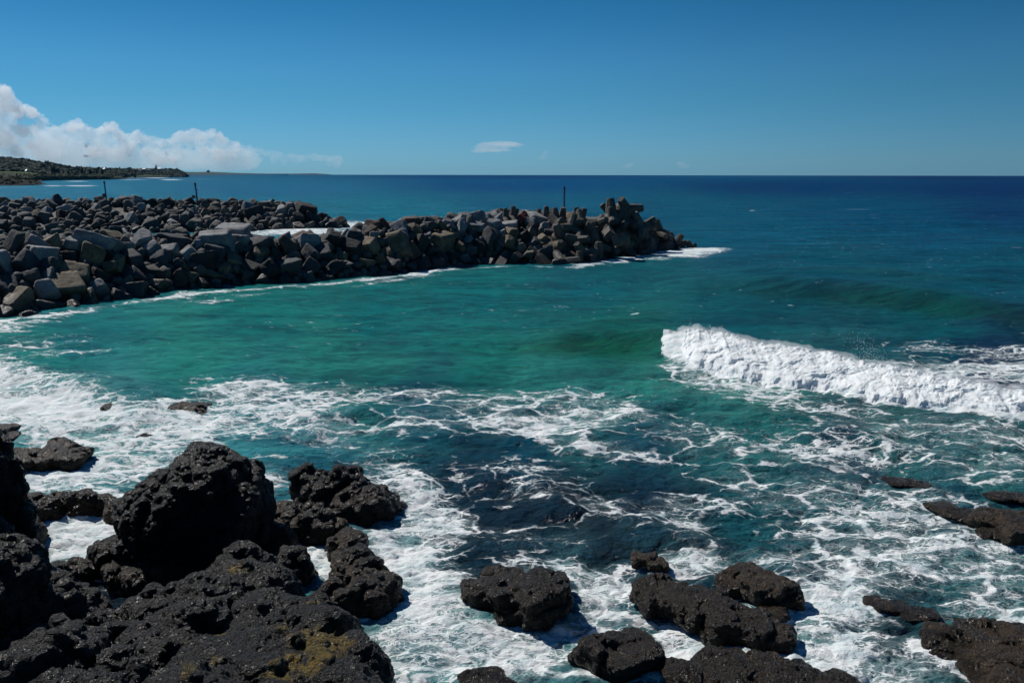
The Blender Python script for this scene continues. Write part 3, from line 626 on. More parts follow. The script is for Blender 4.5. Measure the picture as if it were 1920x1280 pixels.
def rock(label, mat, lumps, vox=.045, seed=1, amp=1.0, group=None, cat='rock', name='basalt_rock', cut=-.6):
    """lumps: ('b', px, py, w px, h px, Y, depth m) a block seen at that pixel and distance
              ('s', px, py, ztop, rx, ry, rz) a flat block whose top centre is seen there"""
    rng = np.random.RandomState(seed * 13 + 5); mb = MB()
    for L in lumps:
        if L[0] == 'b':
            _, x, y, w_, h_, Y, dep = L; dep = max(dep, w_ * .0036) if seed >= 10 else dep; Y = P(x, y + h_ * .5, 0).y + dep * .62 if seed >= 10 else Y; c = PD(x, y, Y); s = mpp(Y, c.z)
            lump(mb, rng, c, (w_ * s / 2, dep, h_ * s / 2 / .9 * (.50 if seed >= 23 else .62 if seed >= 10 else 1)), boxy=seed >= 10)
        else:
            _, x, y, zt, rx, ry, rz = L; c = P(x, y, zt); lump(mb, rng, (c.x, c.y, zt - rz * .85), (rx, ry, rz), 14, .8, .12)
    v, q = voxel_union(mb, vox); v = smooth(v, q, 2)
    keep = v[:, 2] > cut - .4                       # nothing is needed far below the sea
    o = rng.uniform(0, 50, 3)
    for (sc, am, kd, oc) in ((.9, .18, 0, 3), (1.5, .20, 9, 0), (3.6, .07, 9, 0), (2.1, .09, 1, 4), (5.2, .055, 2, 4), (13, .026, 1, 2)):
        n = vnormals(v, q); v = v + n * (am * amp * (blocks(v * sc + o, seed + 3) if kd == 9 else fbm(v * sc + o, oc, seed + int(sc * 3), .55, kd)))[:, None]
    n = vnormals(v, q); v = v + n * (.085 * amp * fbm(v * np.array([.8, .8, 4.2]) + o, 3, seed + 55, .5, 1))[:, None]      # ledges
    # pits and vesicles
    n = vnormals(v, q); pit = fbm(v * 3.3 + o, 2, seed + 77); v = v - n * (.045 * amp * sstep(.22, .5, pit))[:, None]
    pit = fbm(v * 8.5 + o, 2, seed + 79); v = v - n * (.02 * amp * sstep(.15, .45, pit))[:, None]
    fk = keep[q].any(1); q = q[fk]; u_, inv = np.unique(q, return_inverse=True); q = inv.reshape(q.shape); v = v[u_]
    ctr = np.array([v[:, 0].mean(), v[:, 1].mean(), max(v[:, 2].min(), 0)])
    ob = link(name, np_mesh(name, v - ctr, q), M[mat], loc=ctr); moss_of(ob, v) if mat == 'basalt_moss' else None; tag(ob, label, cat, group); return ob
Yw = lambda py: P(960, py, 0).y
rock('massive black lava boulder with a blunt flat top towering over the shore platform', 'basalt', [
    ('b', 378, 1010, 250, 190, 21.2, 1.5), ('b', 395, 925, 150, 120, 21.6, 1.2), ('b', 362, 905, 70, 70, 21.6, .8), ('b', 425, 908, 70, 76, 21.6, .8), ('b', 350, 965, 170, 110, 21.3, 1.2), ('b', 300, 970, 110, 120, 21.2, 1.1), ('b', 455, 965, 100, 120, 21.6, 1.2),
    ('b', 420, 950, 140, 150, 21.7, 1.2), ('b', 330, 1050, 190, 90, 20.6, 1.2), ('b', 275, 1040, 80, 110, 20.9, .9), ('b', 470, 1010, 70, 70, 21.4, 1.1)], seed=1, vox=.04, amp=.72)
rock('jagged dark outcrop with a notched top at the seaward end of the reef', 'basalt', [
    ('b', 605, 930, 100, 70, 25.2, .8), ('b', 580, 908, 62, 44, 25.2, .5), ('b', 655, 918, 48, 58, 25.0, .5), ('b', 678, 955, 120, 70, 24.6, .9), ('b', 640, 960, 130, 60, 24.6, .9), ('b', 715, 962, 56, 56, 24.6, .7)], seed=2, vox=.045, amp=.9)
rock('long low wet reef curving from the big boulder down to the right', 'basalt_wet', [
    ('s', 535, 960, .45, .55, .5, .5), ('s', 600, 975, .55, .7, .35, .7), ('s', 652, 1005, .5, .45, .4, .7), ('s', 660, 1026, .42, .34, .42, .6), ('s', 510, 1000, .6, .5, .35, .7), ('s', 465, 1055, .9, .8, .6, .8),
    ('s', 660, 1045, .5, .4, .5, .6), ('s', 688, 1070, .45, .45, .5, .6), ('s', 700, 1085, .5, .6, .5, .6), ('s', 690, 1110, .4, .5, .4, .6), ('s', 545, 1045, .6, .45, .5, .6)], seed=3, vox=.045, amp=.75)
rock('broad black lava platform with yellow moss and small pools, bottom left foreground', 'basalt_moss', [
    ('s', 460, 1085, 1.05, 1.2, .9, .9), ('s', 380, 1110, 1.1, 1.1, .9, 1.0), ('s', 540, 1150, .85, .8, .5, .9), ('s', 300, 1130, .95, .9, .8, .9), 
    ('s', 480, 1150, 1.1, 1.5, 1.1, 1.0), ('s', 360, 1170, 1.1, 1.1, 1.0, 1.1), ('s', 600, 1170, .95, .9, .9, 1.0), ('s', 640, 1220, .9, .75, .9, 1.0), ('s', 300, 1215, 1.0, .9, .9, 1.0),
    ('s', 540, 1230, 1.15, 1.3, 1.1, 1.2), ('s', 420, 1240, 1.25, 1.3, 1.2, 1.2), ('s', 620, 1290, 1.1, .95, 1.0, 1.2), ('s', 480, 1330, 1.3, 1.4, 1.2, 1.3), ('s', 340, 1320, 1.3, 1.3, 1.2, 1.3), ('s', 640, 1390, 1.1, .9, 1.0, 1.2), ('s', 230, 1260, .9, .8, .9, 1.0)], seed=4, vox=.045, amp=.52)
rock('dark pitted rock knobs between the reef and the platform edge', 'basalt', [
    ('s', 625, 1100, .4, .3, .25, .5), ('s', 650, 1110, .5, .4, .3, .5), ('s', 600, 1125, .55, .35, .3, .5)], seed=5, vox=.04, amp=.5)
rock('pointed black crag standing in the small foaming inlet beside the big boulder', 'basalt', [
    ('b', 200, 1048, 60, 66, 20.6, .45), ('b', 175, 1068, 50, 44, 20.3, .4), ('b', 225, 1075, 50, 44, 20.3, .4), ('b', 145, 1085, 44, 44, 19.8, .5)], seed=6, vox=.04, amp=.55)
rock('low brown weedy reef closing the foaming inlet on its seaward side', 'basalt_wet', [
    ('s', 50, 945, .55, .9, .55, .7), ('s', 105, 938, .45, .6, .35, .6), ('s', 150, 935, .5, .55, .4, .5), ('s', 195, 940, .38, .5, .35, .5), ('s', 235, 945, .5, .6, .4, .5), ('s', 25, 985, .8, .7, .7, .8), ('s', 260, 930, .5, .5, .4, .5)], seed=7, vox=.045, amp=.5)
rock('huge black cliff edge rising along the left border of the picture', 'basalt', [
    ('b', -90, 1010, 230, 320, 17.5, 1.6), ('b', -45, 935, 90, 150, 19.5, .9), ('b', -20, 1020, 90, 160, 18.8, .8), ('b', -60, 1200, 280, 300, 14.8, 1.5), ('b', 5, 1135, 100, 160, 17.3, .9), ('b', 60, 1200, 150, 180, 15.6, 1.1),
    ('b', 60, 1300, 200, 180, 13.6, 1.2), ('b', -200, 1100, 300, 400, 15.5, 2.0)], seed=8, vox=.05, amp=.95)
rock('rough grey-black shelf between the cliff and the platform with a dark tide pool behind', 'basalt', [
    ('s', 75, 1085, .8, .6, .7, 1.0), ('s', 60, 1110, 1.1, .8, .9, 1.0), ('s', 130, 1130, .8, .7, .8, .9), ('s', 150, 1180, .95, .9, .9, 1.0), ('s', 220, 1200, .9, .8, .7, .9), ('s', 130, 1240, 1.2, 1.0, 1.0, 1.2), ('s', 220, 1290, 1.2, .9, 1.0, 1.2), ('s', 130, 1330, 1.5, 1.2, 1.2, 1.4), ('s', 40, 1180, 1.4, .8, .9, 1.2),
    ('s', 270, 1165, .8, .5, .4, .7)], seed=9, vox=.045, amp=.8)
rock('rounded weedy rock island in the white surge near the left edge', 'basalt_wet', [
    ('b', 72, 868, 90, 44, 28.6, .7), ('b', 118, 862, 80, 48, 28.9, .8), ('b', 45, 868, 60, 50, 28.8, .8), ('b', 105, 848, 50, 36, 29.2, .7)], seed=10, vox=.05, amp=.6)
rock('small dark rock awash at the top of the surge, the right one of the pair', 'basalt_wet', [
    ('b', 355, 768, 70, 26, 35.8, .8), ('b', 338, 772, 36, 16, 35.6, .5), ('b', 375, 764, 34, 18, 35.8, .5)], seed=11, vox=.05, amp=.35)
rock('small dark rock awash at the top of the surge, the left one of the pair', 'basalt_wet', [
    ('b', 212, 768, 40, 20, 36.0, .6), ('b', 196, 770, 40, 9, 36.0, .5), ('b', 240, 776, 50, 9, 35.4, .5)], seed=12, vox=.05, amp=.3)
rock('half-drowned rock on the left edge above the weedy island', 'basalt_wet', [
    ('b', -2, 812, 50, 24, 32.4, .8), ('b', 18, 822, 30, 14, 31.6, .5)], seed=13, vox=.05, amp=.35)
rock('flat dark ledge just breaking the surface in the middle of the surge', 'basalt_wet', [
    ('b', 275, 822, 50, 12, 31.9, .4), ('b', 315, 816, 50, 10, 32.2, .4)], seed=14, vox=.045, amp=.22)
rock('broad tilted black rock alone in the foam at lower centre', 'basalt', [
    ('b', 965, 1112, 110, 70, 19.9, .7), ('b', 1015, 1120, 100, 84, 19.7, .7), ('b', 898, 1108, 70, 34, 19.9, .4), ('b', 925, 1116, 80, 50, 19.9, .5), ('b', 1035, 1105, 60, 50, 19.9, .5), ('b', 940, 1085, 80, 30, 20.4, .4), ('b', 975, 1148, 110, 34, 19.0, .4)], seed=15, vox=.035, amp=.55)
rock('small brown knob rock beyond the long ridge rock', 'basalt_wet', [
    ('b', 1206, 1048, 44, 30, 21.1, .25), ('b', 1232, 1056, 38, 22, 20.9, .22)], seed=16, vox=.035, amp=.4)
rock('long black ridge rock slanting down to the right in the foam', 'basalt', [
    ('b', 1238, 1118, 90, 60, 19.7, .55), ('b', 1280, 1132, 120, 62, 19.3, .58), ('b', 1318, 1146, 120, 62, 19.3, .6), ('b', 1355, 1160, 120, 62, 18.9, .6), ('b', 1398, 1176, 120, 58, 18.2, .58), ('b', 1440, 1192, 100, 42, 17.8, .5), ('b', 1218, 1110, 40, 32, 20.0, .3)], seed=17, vox=.035, amp=.5)
rock('hump-backed brown rock with a stepped shoulder just behind the long ridge rock', 'basalt_wet', [
    ('b', 1400, 1082, 74, 46, 20.1, .45), ('b', 1440, 1102, 96, 56, 19.6, .5), ('b', 1478, 1122, 56, 34, 19.3, .4), ('b', 1372, 1098, 50, 30, 20.0, .4), ('b', 1445, 1152, 60, 18, 18.6, .3)], seed=18, vox=.035, amp=.45)
rock('stubby brown-black rock with a side knob near the bottom centre', 'basalt', [
    ('b', 1165, 1228, 130, 80, 16.9, .6), ('b', 1195, 1212, 60, 56, 17.1, .45), ('b', 1222, 1224, 30, 26, 17.0, .22), ('b', 1120, 1222, 60, 40, 16.9, .4)], seed=19, vox=.03, amp=.42)
rock('tiny rock tip poking up behind the stubby rock', 'basalt', [('b', 1192, 1190, 32, 20, 17.8, .2)], seed=20, vox=.025, amp=.15)
rock('wide black rock mass cut by the bottom edge right of centre', 'basalt', [
    ('b', 1350, 1262, 130, 70, 16.0, .7), ('b', 1290, 1275, 80, 50, 15.8, .6), ('b', 1430, 1280, 150, 60, 15.6, .7), ('b', 1520, 1290, 140, 52, 15.4, .6), ('b', 1375, 1240, 60, 40, 16.4, .45), ('b', 1450, 1330, 320, 80, 14.6, .9), ('b', 1590, 1300, 80, 40, 15.2, .5)], seed=21, vox=.035, amp=.5)
rock('sliver of dark rock at the bottom edge left of centre', 'basalt', [('b', 915, 1285, 90, 36, 15.3, .4), ('b', 900, 1300, 90, 40, 14.9, .4)], seed=22, vox=.03, amp=.3)
rock('flat-topped brown rock spreading in from the lower right corner', 'basalt_wet', [
    ('b', 1835, 1185, 110, 50, 17.9, .6), ('b', 1790, 1200, 120, 40, 17.5, .6), ('b', 1880, 1215, 140, 64, 17.2, .8), ('b', 1950, 1240, 150, 80, 16.6, .9), ('b', 1870, 1250, 120, 50, 16.2, .6), ('b', 1760, 1215, 70, 16, 17.0, .4), ('b', 1920, 1290, 120, 70, 15.4, .7)], seed=23, vox=.04, amp=.5)
rock('low brown ledge on the right border with an undercut dark face', 'basalt_wet', [
    ('b', 1880, 975, 110, 44, 23.6, .7), ('b', 1930, 990, 110, 64, 23.0, .9), ('b', 1840, 968, 70, 22, 23.9, .6), ('b', 1870, 1000, 60, 24, 22.8, .4), ('b', 1990, 990, 120, 70, 23, 1.0)], seed=24, vox=.045, amp=.4)
rock('small flat reef patch awash at right, the farthest one out', 'basalt_wet', [
    ('b', 1690, 903, 60, 14, 26.9, .4), ('b', 1725, 908, 60, 10, 26.6, .4)], seed=25, vox=.04, amp=.22)
rock('flat reef patch awash just left of the brown ledge on the right border', 'basalt_wet', [
    ('b', 1765, 950, 54, 16, 24.7, .4), ('b', 1790, 962, 50, 12, 24.3, .4)], seed=26, vox=.04, amp=.22)
rock('thin reef strip awash on the right border above the brown ledge', 'basalt_wet', [
    ('b', 1890, 930, 80, 14, 25.6, .4), ('b', 1935, 934, 70, 14, 25.4, .4)], seed=27, vox=.04, amp=.22)
rock('dark weedy ledge barely above water left of the lower right corner rock', 'basalt_wet', [
    ('b', 1675, 1136, 70, 16, 18.9, .3), ('b', 1725, 1150, 80, 12, 18.5, .3), ('b', 1640, 1128, 40, 12, 19.2, .3)], seed=28, vox=.035, amp=.2)
# small still pools on the platform
def pool(px, py, zt, rx, ry, label):
    c = P(px, py, zt); n = 40; th = np.arange(n) * 2 * PI / n
    r = 1 + .25 * np.sin(th * 3 + px) + .12 * np.sin(th * 5); v = np.stack([np.cos(th) * rx * r, np.sin(th) * ry * r, th * 0], 1)
    v = np.concatenate([v, [[0, 0, 0]]]); f = np.array([[i, (i + 1) % n, n] for i in range(n)])
    t = M.get('pool')
    if not t:
        t = NT('pool_water'); pos = t.geo().outputs['Position']; t = t.done(t.principled(rgb(.006, .014, .022), .04, t.bump(t.noise(pos, 9, 3), .25, .03), .5)); M['pool'] = t
    tag(link('tide_pool', np_mesh('tide_pool', v, f), t, loc=c), label, 'tide pool')
# ================================================================== breakwaters
rng = np.random.RandomState(77)
ROCKV = []
for i in range(26):
    r_ = np.random.RandomState(100 + i); v, f = polytope(r_, 4, int(r_.randint(7, 11)), 46, .52, .95, boxy=(i % 5 == 0), rough=.06)
    v = v / np.abs(v).max(); me = np_mesh('boulder', v, f, True)
    me.materials.append(M['blue']); ROCKV.append((me, v, f))
def resample(pts, n):
    pts = np.array(pts, float); d = np.r_[0, np.cumsum(np.hypot(*np.diff(pts[:, :2], axis=0).T))]; s = np.linspace(0, d[-1], n)
    return np.stack([np.interp(s, d, pts[:, k]) for k in range(pts.shape[1])], 1)
class Mound:
    """toe line and crest line, both (x, y, z); back side mirrored"""
    def __init__(s, toe, crest, top_w, back_w, n=160):
        s.toe, s.cr, s.n = resample(toe, n), resample(crest, n), n
        d = s.cr[:, :2] - s.toe[:, :2]; s.w = np.linalg.norm(d, axis=1); s.d = d / s.w[:, None]
        s.top_w = np.interp(np.linspace(0, 1, n), *top_w); s.back_w = back_w; s.len = np.hypot(*np.diff(s.toe[:, :2], axis=0).T).sum()
    def at(s, q, v):
        """q 0..1 along, v 0 toe .. 1 crest .. 2 end of the top .. 3 back toe"""
        i = q * (s.n - 1); k = min(int(i), s.n - 2); f = i - k
        L = lambda A: A[k] * (1 - f) + A[k + 1] * f
        t, c, d, tw = L(s.toe), L(s.cr), L(s.d), L(s.top_w)
        if v <= 1:
            e = v; return np.array([*(t[:2] + (c[:2] - t[:2]) * e), t[2] + (c[2] - t[2]) * (e ** .85)])
        if v <= 2: return np.array([*(c[:2] + d * tw * (v - 1)), c[2]])
        return np.array([*(c[:2] + d * (tw + s.back_w * (v - 2))), c[2] * (1 - (v - 2)) - .6 * (v - 2)])
    def core(s, mb, drop):
        nv = 26; vs = np.concatenate([np.linspace(-.12, 1, 12), np.linspace(1.1, 2, 6), np.linspace(2.1, 3, 8)])
        V = np.array([[s.at(q, max(v, 0)) + (np.array([*(-s.d[int(q * (s.n - 1))] * s.w[int(q * (s.n - 1))] * (-v)), -1.0]) if v < 0 else 0) for v in vs] for q in np.linspace(0, 1, 120)])
        V[..., 2] -= drop; V = V.reshape(-1, 3); V[:, 2] += .5 * fbm(V * .9, 3, 5, kind=1)
        mb.add(V, grid_faces(120, nv))
def pt(px, py, z=-.3): return tuple(P(px, py, z))
def pc(px, py, Y): return tuple(PD(px, py, Y))
near_toe = [pt(-330, 668), pt(-150, 632), (pt(0, 604)), pt(100, 592), pt(200, 575), pt(360, 552), pt(480, 541), pt(600, 533), pt(720, 520), pt(850, 502), pt(960, 497), pt(1080, 502), pt(1135, 489), pt(1230, 477), pt(1300, 465)]
near_cr = [pc(-330, 474, 58), pc(-150, 470, 62), pc(0, 464, 67), pc(70, 458, 70), pc(160, 458, 73), pc(280, 458, 77), pc(430, 448, 82), pc(520, 457, 84), pc(640, 452, 88), pc(720, 434, 92), pc(800, 424, 97), pc(900, 414, 103), pc(960, 408, 107), pc(1060, 406, 110), pc(1130, 398, 112), pc(1200, 402, 114), pc(1250, 432, 117), pc(1298, 462, 121)]
near = Mound(near_toe, near_cr, ([0, .3, .55, .75, .9, 1], [5, 5, 4, 8, 7, 2]), 7)
far_toe = [pt(-330, 446), pt(0, 446), pt(250, 446), pt(450, 440), pt(600, 431), pt(652, 427)]
far_cr = [pc(-330, 383, 158), pc(0, 382, 160), pc(200, 381, 163), pc(350, 380, 165), pc(520, 382, 168), pc(565, 388, 169), pc(600, 402, 169), pc(650, 424, 170)]
far_toe[0] = pt(-330, 456); far_toe[1] = pt(0, 454)
farm = Mound(far_toe, far_cr, ([0, .8, 1], [5, 5, 2]), 9)
core = MB(); near.core(core, .95); farm.core(core, 1.0)
# --- dart throwing of boulders on both mounds
placed = []
def throw(md, which, n, rmin, rmax, vr, qr, k=.80, tries=40, zoff=0.0):
    out = []
    for _ in range(n):
        for _t in range(tries):
            q = rng.uniform(*qr); v = rng.uniform(*vr); r = rmin + (rmax - rmin) * rng.beta(1.1, 1.5)
            p = md.at(q, v); p[2] += zoff
            if all((p[0] - o[0]) ** 2 + (p[1] - o[1]) ** 2 + (p[2] - o[2]) ** 2 > (k * (r + o[3])) ** 2 for o in placed):
                placed.append((*p, r)); out.append((p, r, q, v, which)); break
    return out
B = []
# hand-placed slabs that stand out in the photograph: px, py, radius px, tone, squash (x, y, z)
HAND = [(70, 478, 38, 'pale', (1.35, .9, .7), 'long pale slab lying flat on the near breakwater crest towards the left edge'),
 (180, 462, 36, 'pale', (1.3, .8, .8), 'pale grey ridge-shaped boulder on the near crest, left of the tan one'),
 (208, 450, 24, 'tan', (1.3, .8, .7), 'pale tan boulder perched highest on the left part of the near crest'),
 (440, 437, 28, 'pale', (1.3, .9, .6), 'smooth blue-white dome boulder on the near crest below the far breakwater'),
 (268, 455, 28, 'pale', (1.1, .9, .9), 'pale boulder with a sloping face in the middle of the left near crest'),
 (330, 458, 32, 'blue', (1.4, .9, .8), 'grey-blue pyramid boulder on the near crest left of the dome boulder'),
 (135, 460, 20, 'pale', (1, .9, .9), 'compact light grey block on the crest beside the long pale slab'),
 (172, 480, 26, 'tan', (1.2, .8, 1), 'dull brown leaning slab just under the ridge-shaped crest boulder'),
 (222, 497, 20, 'tan', (.9, .8, 1.1), 'pale tan upright block halfway up the left near slope'),
 (207, 502, 17, 'tan', (1.1, .8, .7), 'small rounded tan stone touching the upright block on the left slope'),
 (85, 548, 26, 'pale', (1.1, .8, 1.1), 'bright tilted boulder low on the left near slope'),
 (346, 550, 22, 'dark', (1.2, 1, .8), 'grey boulder sitting in foam at the foot of the near breakwater'),
 (47, 596, 20, 'dark', (1.4, 1, .7), 'dark low boulder in foam at the far left foot of the near breakwater'),
 (405, 478, 22, 'blue', (1.1, .9, 1), 'blue-grey boulder under the dome boulder on the near slope'),
 (397, 514, 22, 'tan', (1.5, .6, .4), 'thin tan slab lying on the mid slope'),
 (488, 458, 26, 'blue', (1.2, 1, .9), 'dark slanting block on the near crest beside the white channel water'),
 (690, 462, 26, 'tan', (1, .8, .9), 'tan rounded boulder on the upper middle slope of the near breakwater'),
 (748, 462, 27, 'tan', (.8, .8, 1.15), 'tall tan pointed boulder on the upper middle slope'),
 (658, 468, 26, 'dark', (1.2, .8, 1), 'dark leaning slab between the two tan boulders and the small rubble'),
 (715, 423, 22, 'brown', (1.3, .8, .8), 'reddish boulder on the middle of the near crest'),
 (700, 421, 18, 'brown', (1.2, .8, .7), 'peaked reddish-brown boulder at the left end of the bare middle crest'),
 (770, 418, 20, 'brown', (1.2, .8, .8), 'rusty brown boulder on the crest beside the open sea'),
 (642, 498, 18, 'pale', (1.4, .7, .5), 'pale flat chip lying on the lower middle slope'),
 (622, 508, 24, 'dark', (1.4, 1, .8), 'big dark rounded boulder low on the middle slope'),
 (735, 500, 24, 'blue', (1.2, .9, .9), 'grey mottled boulder above the waterline of the middle slope'),
 (720, 517, 17, 'pale', (1.4, .8, .7), 'white-edged split boulder at the waterline of the middle slope'),
 (792, 500, 22, 'dark', (1, .9, 1), 'dark boulder leaning to the right above the waterline foam'),
 (895, 425, 18, 'pale', (1.4, .7, .7), 'white slanting slab near the start of the concrete units'),
 (868, 418, 10, 'pale', (.8, .7, 1.2), 'small pale upright stone on the near crest'),
 (885, 408, 14, 'blue', (1, .9, .9), 'steel-grey boulder on the crest left of the first concrete stump'),
 (938, 407, 11, 'pale', (.8, .8, 1.2), 'narrow white stone standing against the first concrete stump'),
 (1010, 413, 24, 'pale', (1.4, .9, .7), 'large smooth pale boulder at the foot of the tall red marker'),
 (1000, 408, 17, 'pale', (1, .9, .9), 'whitish round-topped boulder left of the tall red marker'),
 (970, 414, 17, 'brown', (1.3, .8, .7), 'dark brown block just beside the red netting'),
 (1022, 430, 17, 'pale', (1, .9, .9), 'pale boulder below the large smooth one'),
 (960, 440, 17, 'tan', (1.1, .9, .9), 'olive-tan rounded boulder among the concrete units'),
 (955, 425, 16, 'pale', (1.3, .9, .7), 'light boulder with a bluish shaded side under the netting'),
 (918, 450, 22, 'blue', (1, .9, 1.1), 'tall grey-blue boulder left of the concrete units')]
def surf_Y(px, py):
    """distance at which the line of sight meets the near mound"""
    best = None
    for q in np.linspace(0, 1, 160):
        for v in np.linspace(0, 1.6, 34):
            p = near.at(q, v); a, b = to_px(*p); e = (a - px) ** 2 + (b - py) ** 2
            if best is None or e < best[0]: best = (e, p, q, v)
    return best
def add_boulder(p, r, mat, scl, label, group, parent=None):
    k = rng.randint(len(ROCKV)); o = bpy.data.objects.new('boulder', ROCKV[k][0]); COL.objects.link(o)
    o.location = p; o.rotation_euler = rng.uniform(-.5, .5, 3) + np.array([0, 0, rng.uniform(0, 6.28)]) if scl is None else rng.uniform(-.35, .35, 3)
    s = r * (np.array(scl) if scl is not None else rng.uniform(.66, 1.32, 3)); o.scale = s
    o.material_slots[0].link = 'OBJECT'; o.material_slots[0].material = M[mat]; tag(o, label, 'boulder', group); return o
for (hx, hy, hr, tone, scl, lab) in HAND:
    e, p, q, v = surf_Y(hx, hy); p2 = PD(hx, hy, p[1]); r = hr * mpp(p[1], p[2]) * .98
    p2 = PD(hx, hy, p[1] - .2); add_boulder(p2, r, tone, scl, lab, 'boulders of the near breakwater'); placed.append((p2.x, p2.y, p2.z, r * .8))
tonew = dict(left=(['blue', 'dark', 'pale', 'tan'], [.30, .34, .16, .20]), mid=(['blue', 'dark', 'tan', 'brown', 'pale'], [.26, .24, .24, .12, .14]), far=(['blue', 'dark', 'pale', 'tan'], [.38, .28, .24, .10]))
TONE = dict(blue='blue-grey', dark='dark grey', pale='pale grey', tan='tan-grey', brown='reddish-brown')
nb1 = throw(near, 'near', 95, .8, 1.45, (0.02, 1.05), (.10, .50), .74); nb1 += throw(near, 'near', 65, .8, 1.35, (0.02, 1.25), (.50, .77), .74)
nb1 += throw(near, 'near', 60, .7, 1.2, (0.0, 1.5), (.10, .78), .70)
fb1 = throw(farm, 'far', 110, .95, 1.75, (.05, 1.15), (.20, .99), .74)
print('boulders', len(nb1), len(fb1))
budget = 300 - len(HAND)
lst = nb1 + fb1
rest = lst[budget:]; lst = lst[:budget]
for (p, r, q, v, wch) in lst:
    px_, py_ = to_px(*p)
    zone = 'on the crest' if v > .82 else ('at the waterline' if v < .18 else ('low on the slope' if v < .5 else 'on the upper slope'))
    if wch == 'near':
        key = 'left' if px_ < 500 else 'mid'; c_, w_ = tonew[key]; tone = c_[rng.choice(len(c_), p=w_)]
        if v > .72 and rng.rand() < .45: tone = 'pale'
        part = 'left part' if px_ < 330 else ('below the far tip' if px_ < 660 else 'middle stretch' if px_ < 860 else 'near the concrete')
        size = 'big' if r > 1.3 else ('medium' if r > .95 else 'small')
        lab = f'{size} {TONE[tone]} boulder {zone}, near breakwater, {part}'; grp = 'boulders of the near breakwater'
    else:
        c_, w_ = tonew['far']; tone = c_[rng.choice(len(c_), p=w_)]
        if v > .6 and rng.rand() < .35: tone = 'pale'
        part = 'left of both poles' if px_ < 198 else ('between the poles' if px_ < 367 else ('right of both poles' if px_ < 560 else 'at its sloping seaward tip'))
        size = 'big' if r > 1.25 else 'smaller'
        lab = f'{size} {TONE[tone]} boulder {zone}, far breakwater, {part}'; grp = 'boulders of the far breakwater'
    add_boulder(p + np.array([0, 0, -.1 * r]), r, tone, None, lab, grp)
# the rest: rubble that fills the gaps
placed_all = placed
rub = {k: MB() for k in ('a',)}
ico_cache = [polytope(np.random.RandomState(300 + i), 2, 9, 30, .62, .95, rough=.04) for i in range(8)]
ico_big = [polytope(np.random.RandomState(340 + i), 3, 9, 30, .62, .95, rough=.04) for i in range(8)]
def rubble(p, r):
    v, f = (ico_big if r > .6 else ico_cache)[rng.randint(8)]; core.add((v @ rotm(rng).T) * r * rng.uniform(.7, 1.2, 3) + p, f)
for (p, r, q, v, wch) in rest: rubble(p, r)
for md, n, r0, r1, vr, qr, k in ((near, 420, .35, .8, (0, 1.4), (.08, .8), .6), (near, 200, .7, 1.3, (1.0, 2.6), (.05, .8), .7), (farm, 330, .5, 1.0, (.1, 1.3), (.15, 1), .62), (farm, 60, .9, 1.5, (1.1, 2.2), (.15, 1), .7), (near, 60, 1.2, 1.8, (0.05, 1.3), (0, .10), .75), (farm, 50, 1, 1.7, (.2, 1.2), (0, .2), .75)):
    for (p, r, q, v, wch) in throw(md, 'x', n, r0, r1, vr, qr, k, 12, zoff=-.15): rubble(p, r)
for _ in range(380):   # patch of small stones
    p = PD(rng.normal(612, 22), rng.normal(466, 9), 84); e = near.at(.5, .7); rubble(np.array(p), rng.uniform(.10, .24)) if False else None
rubble_me = core.mesh('rubble', True)
t = NT('rubble'); pos = t.geo().outputs['Position']; n1 = t.noise(pos, .8, 4, .6); n2 = t.noise(pos, 5, 5, .65); vv = t.n('TexVoronoi'); t.set(vv.inputs['Vector'], pos); vv.inputs['Scale'].default_value = .7
base = t.mix(t.maprange(n1, .35, .65), rgb(.085, .09, .09), rgb(.05, .05, .048)); base = t.mix(t.math('MULTIPLY', t.xyz(vv.outputs['Color'])[0], .6), base, rgb(.13, .12, .10))
M['rubble'] = t.done(t.principled(base, .85, t.bump(n2, .8, .2), .3))
tag(link('rubble', rubble_me, M['rubble']), 'dark rubble and small stones filling the gaps between the breakwater boulders', 'rubble', kind='stuff')

# ------------------------------------------------------------------ concrete armour units at the tip
def tetra_mesh(var):
    mb = MB(); r_ = np.random.RandomState(var)
    dirs = [(0, 0, 1)] + [(math.sin(1.91) * math.cos(a), math.sin(1.91) * math.sin(a), math.cos(1.91)) for a in (0, 2.094, 4.189)]
    for d in dirs:
        d = np.array(d); n = 9; ph = r_.uniform(0, 1); mb.frustum(-d * .15, d * 1.50, .60, .34, n, phase=ph); mb.frustum(d * 1.50, d * 1.57, .34, .27, n, phase=ph)
    v = np.concatenate(mb.v); f = np.concatenate(mb.f); v = v + .035 * np.stack([noise3(v * 2.5 + k * 9 + var) for k in range(3)], 1)
    me = np_mesh('concrete_tetrapod', v, f, False); me.materials.append(M['concrete']); return me
TM = [tetra_mesh(i) for i in range(3)]
def zone_label(px_, py_):
    if px_ < 1010: return 'at the inner left end of the concrete cluster'
    a = 'left of the crowning unit' if px_ < 1130 else ('right of the crowning unit' if px_ < 1225 else 'on the descending seaward tail')
    b = 'high' if py_ < 412 else ('halfway up' if py_ < 452 else 'low by the water')
    return f'{b} {a}'
def tetra(p, s, rot, label, k=None):
    o = bpy.data.objects.new('concrete_tetrapod', TM[rng.randint(3) if k is None else k]); COL.objects.link(o); o.location = p; o.scale = (s, s, s); o.rotation_euler = rot
    tag(o, label, 'tetrapod', 'concrete armour units at the breakwater tip'); return o
def up(tx=0, ty=0): return (tx, ty, rng.uniform(0, 6.28))
YT = 108
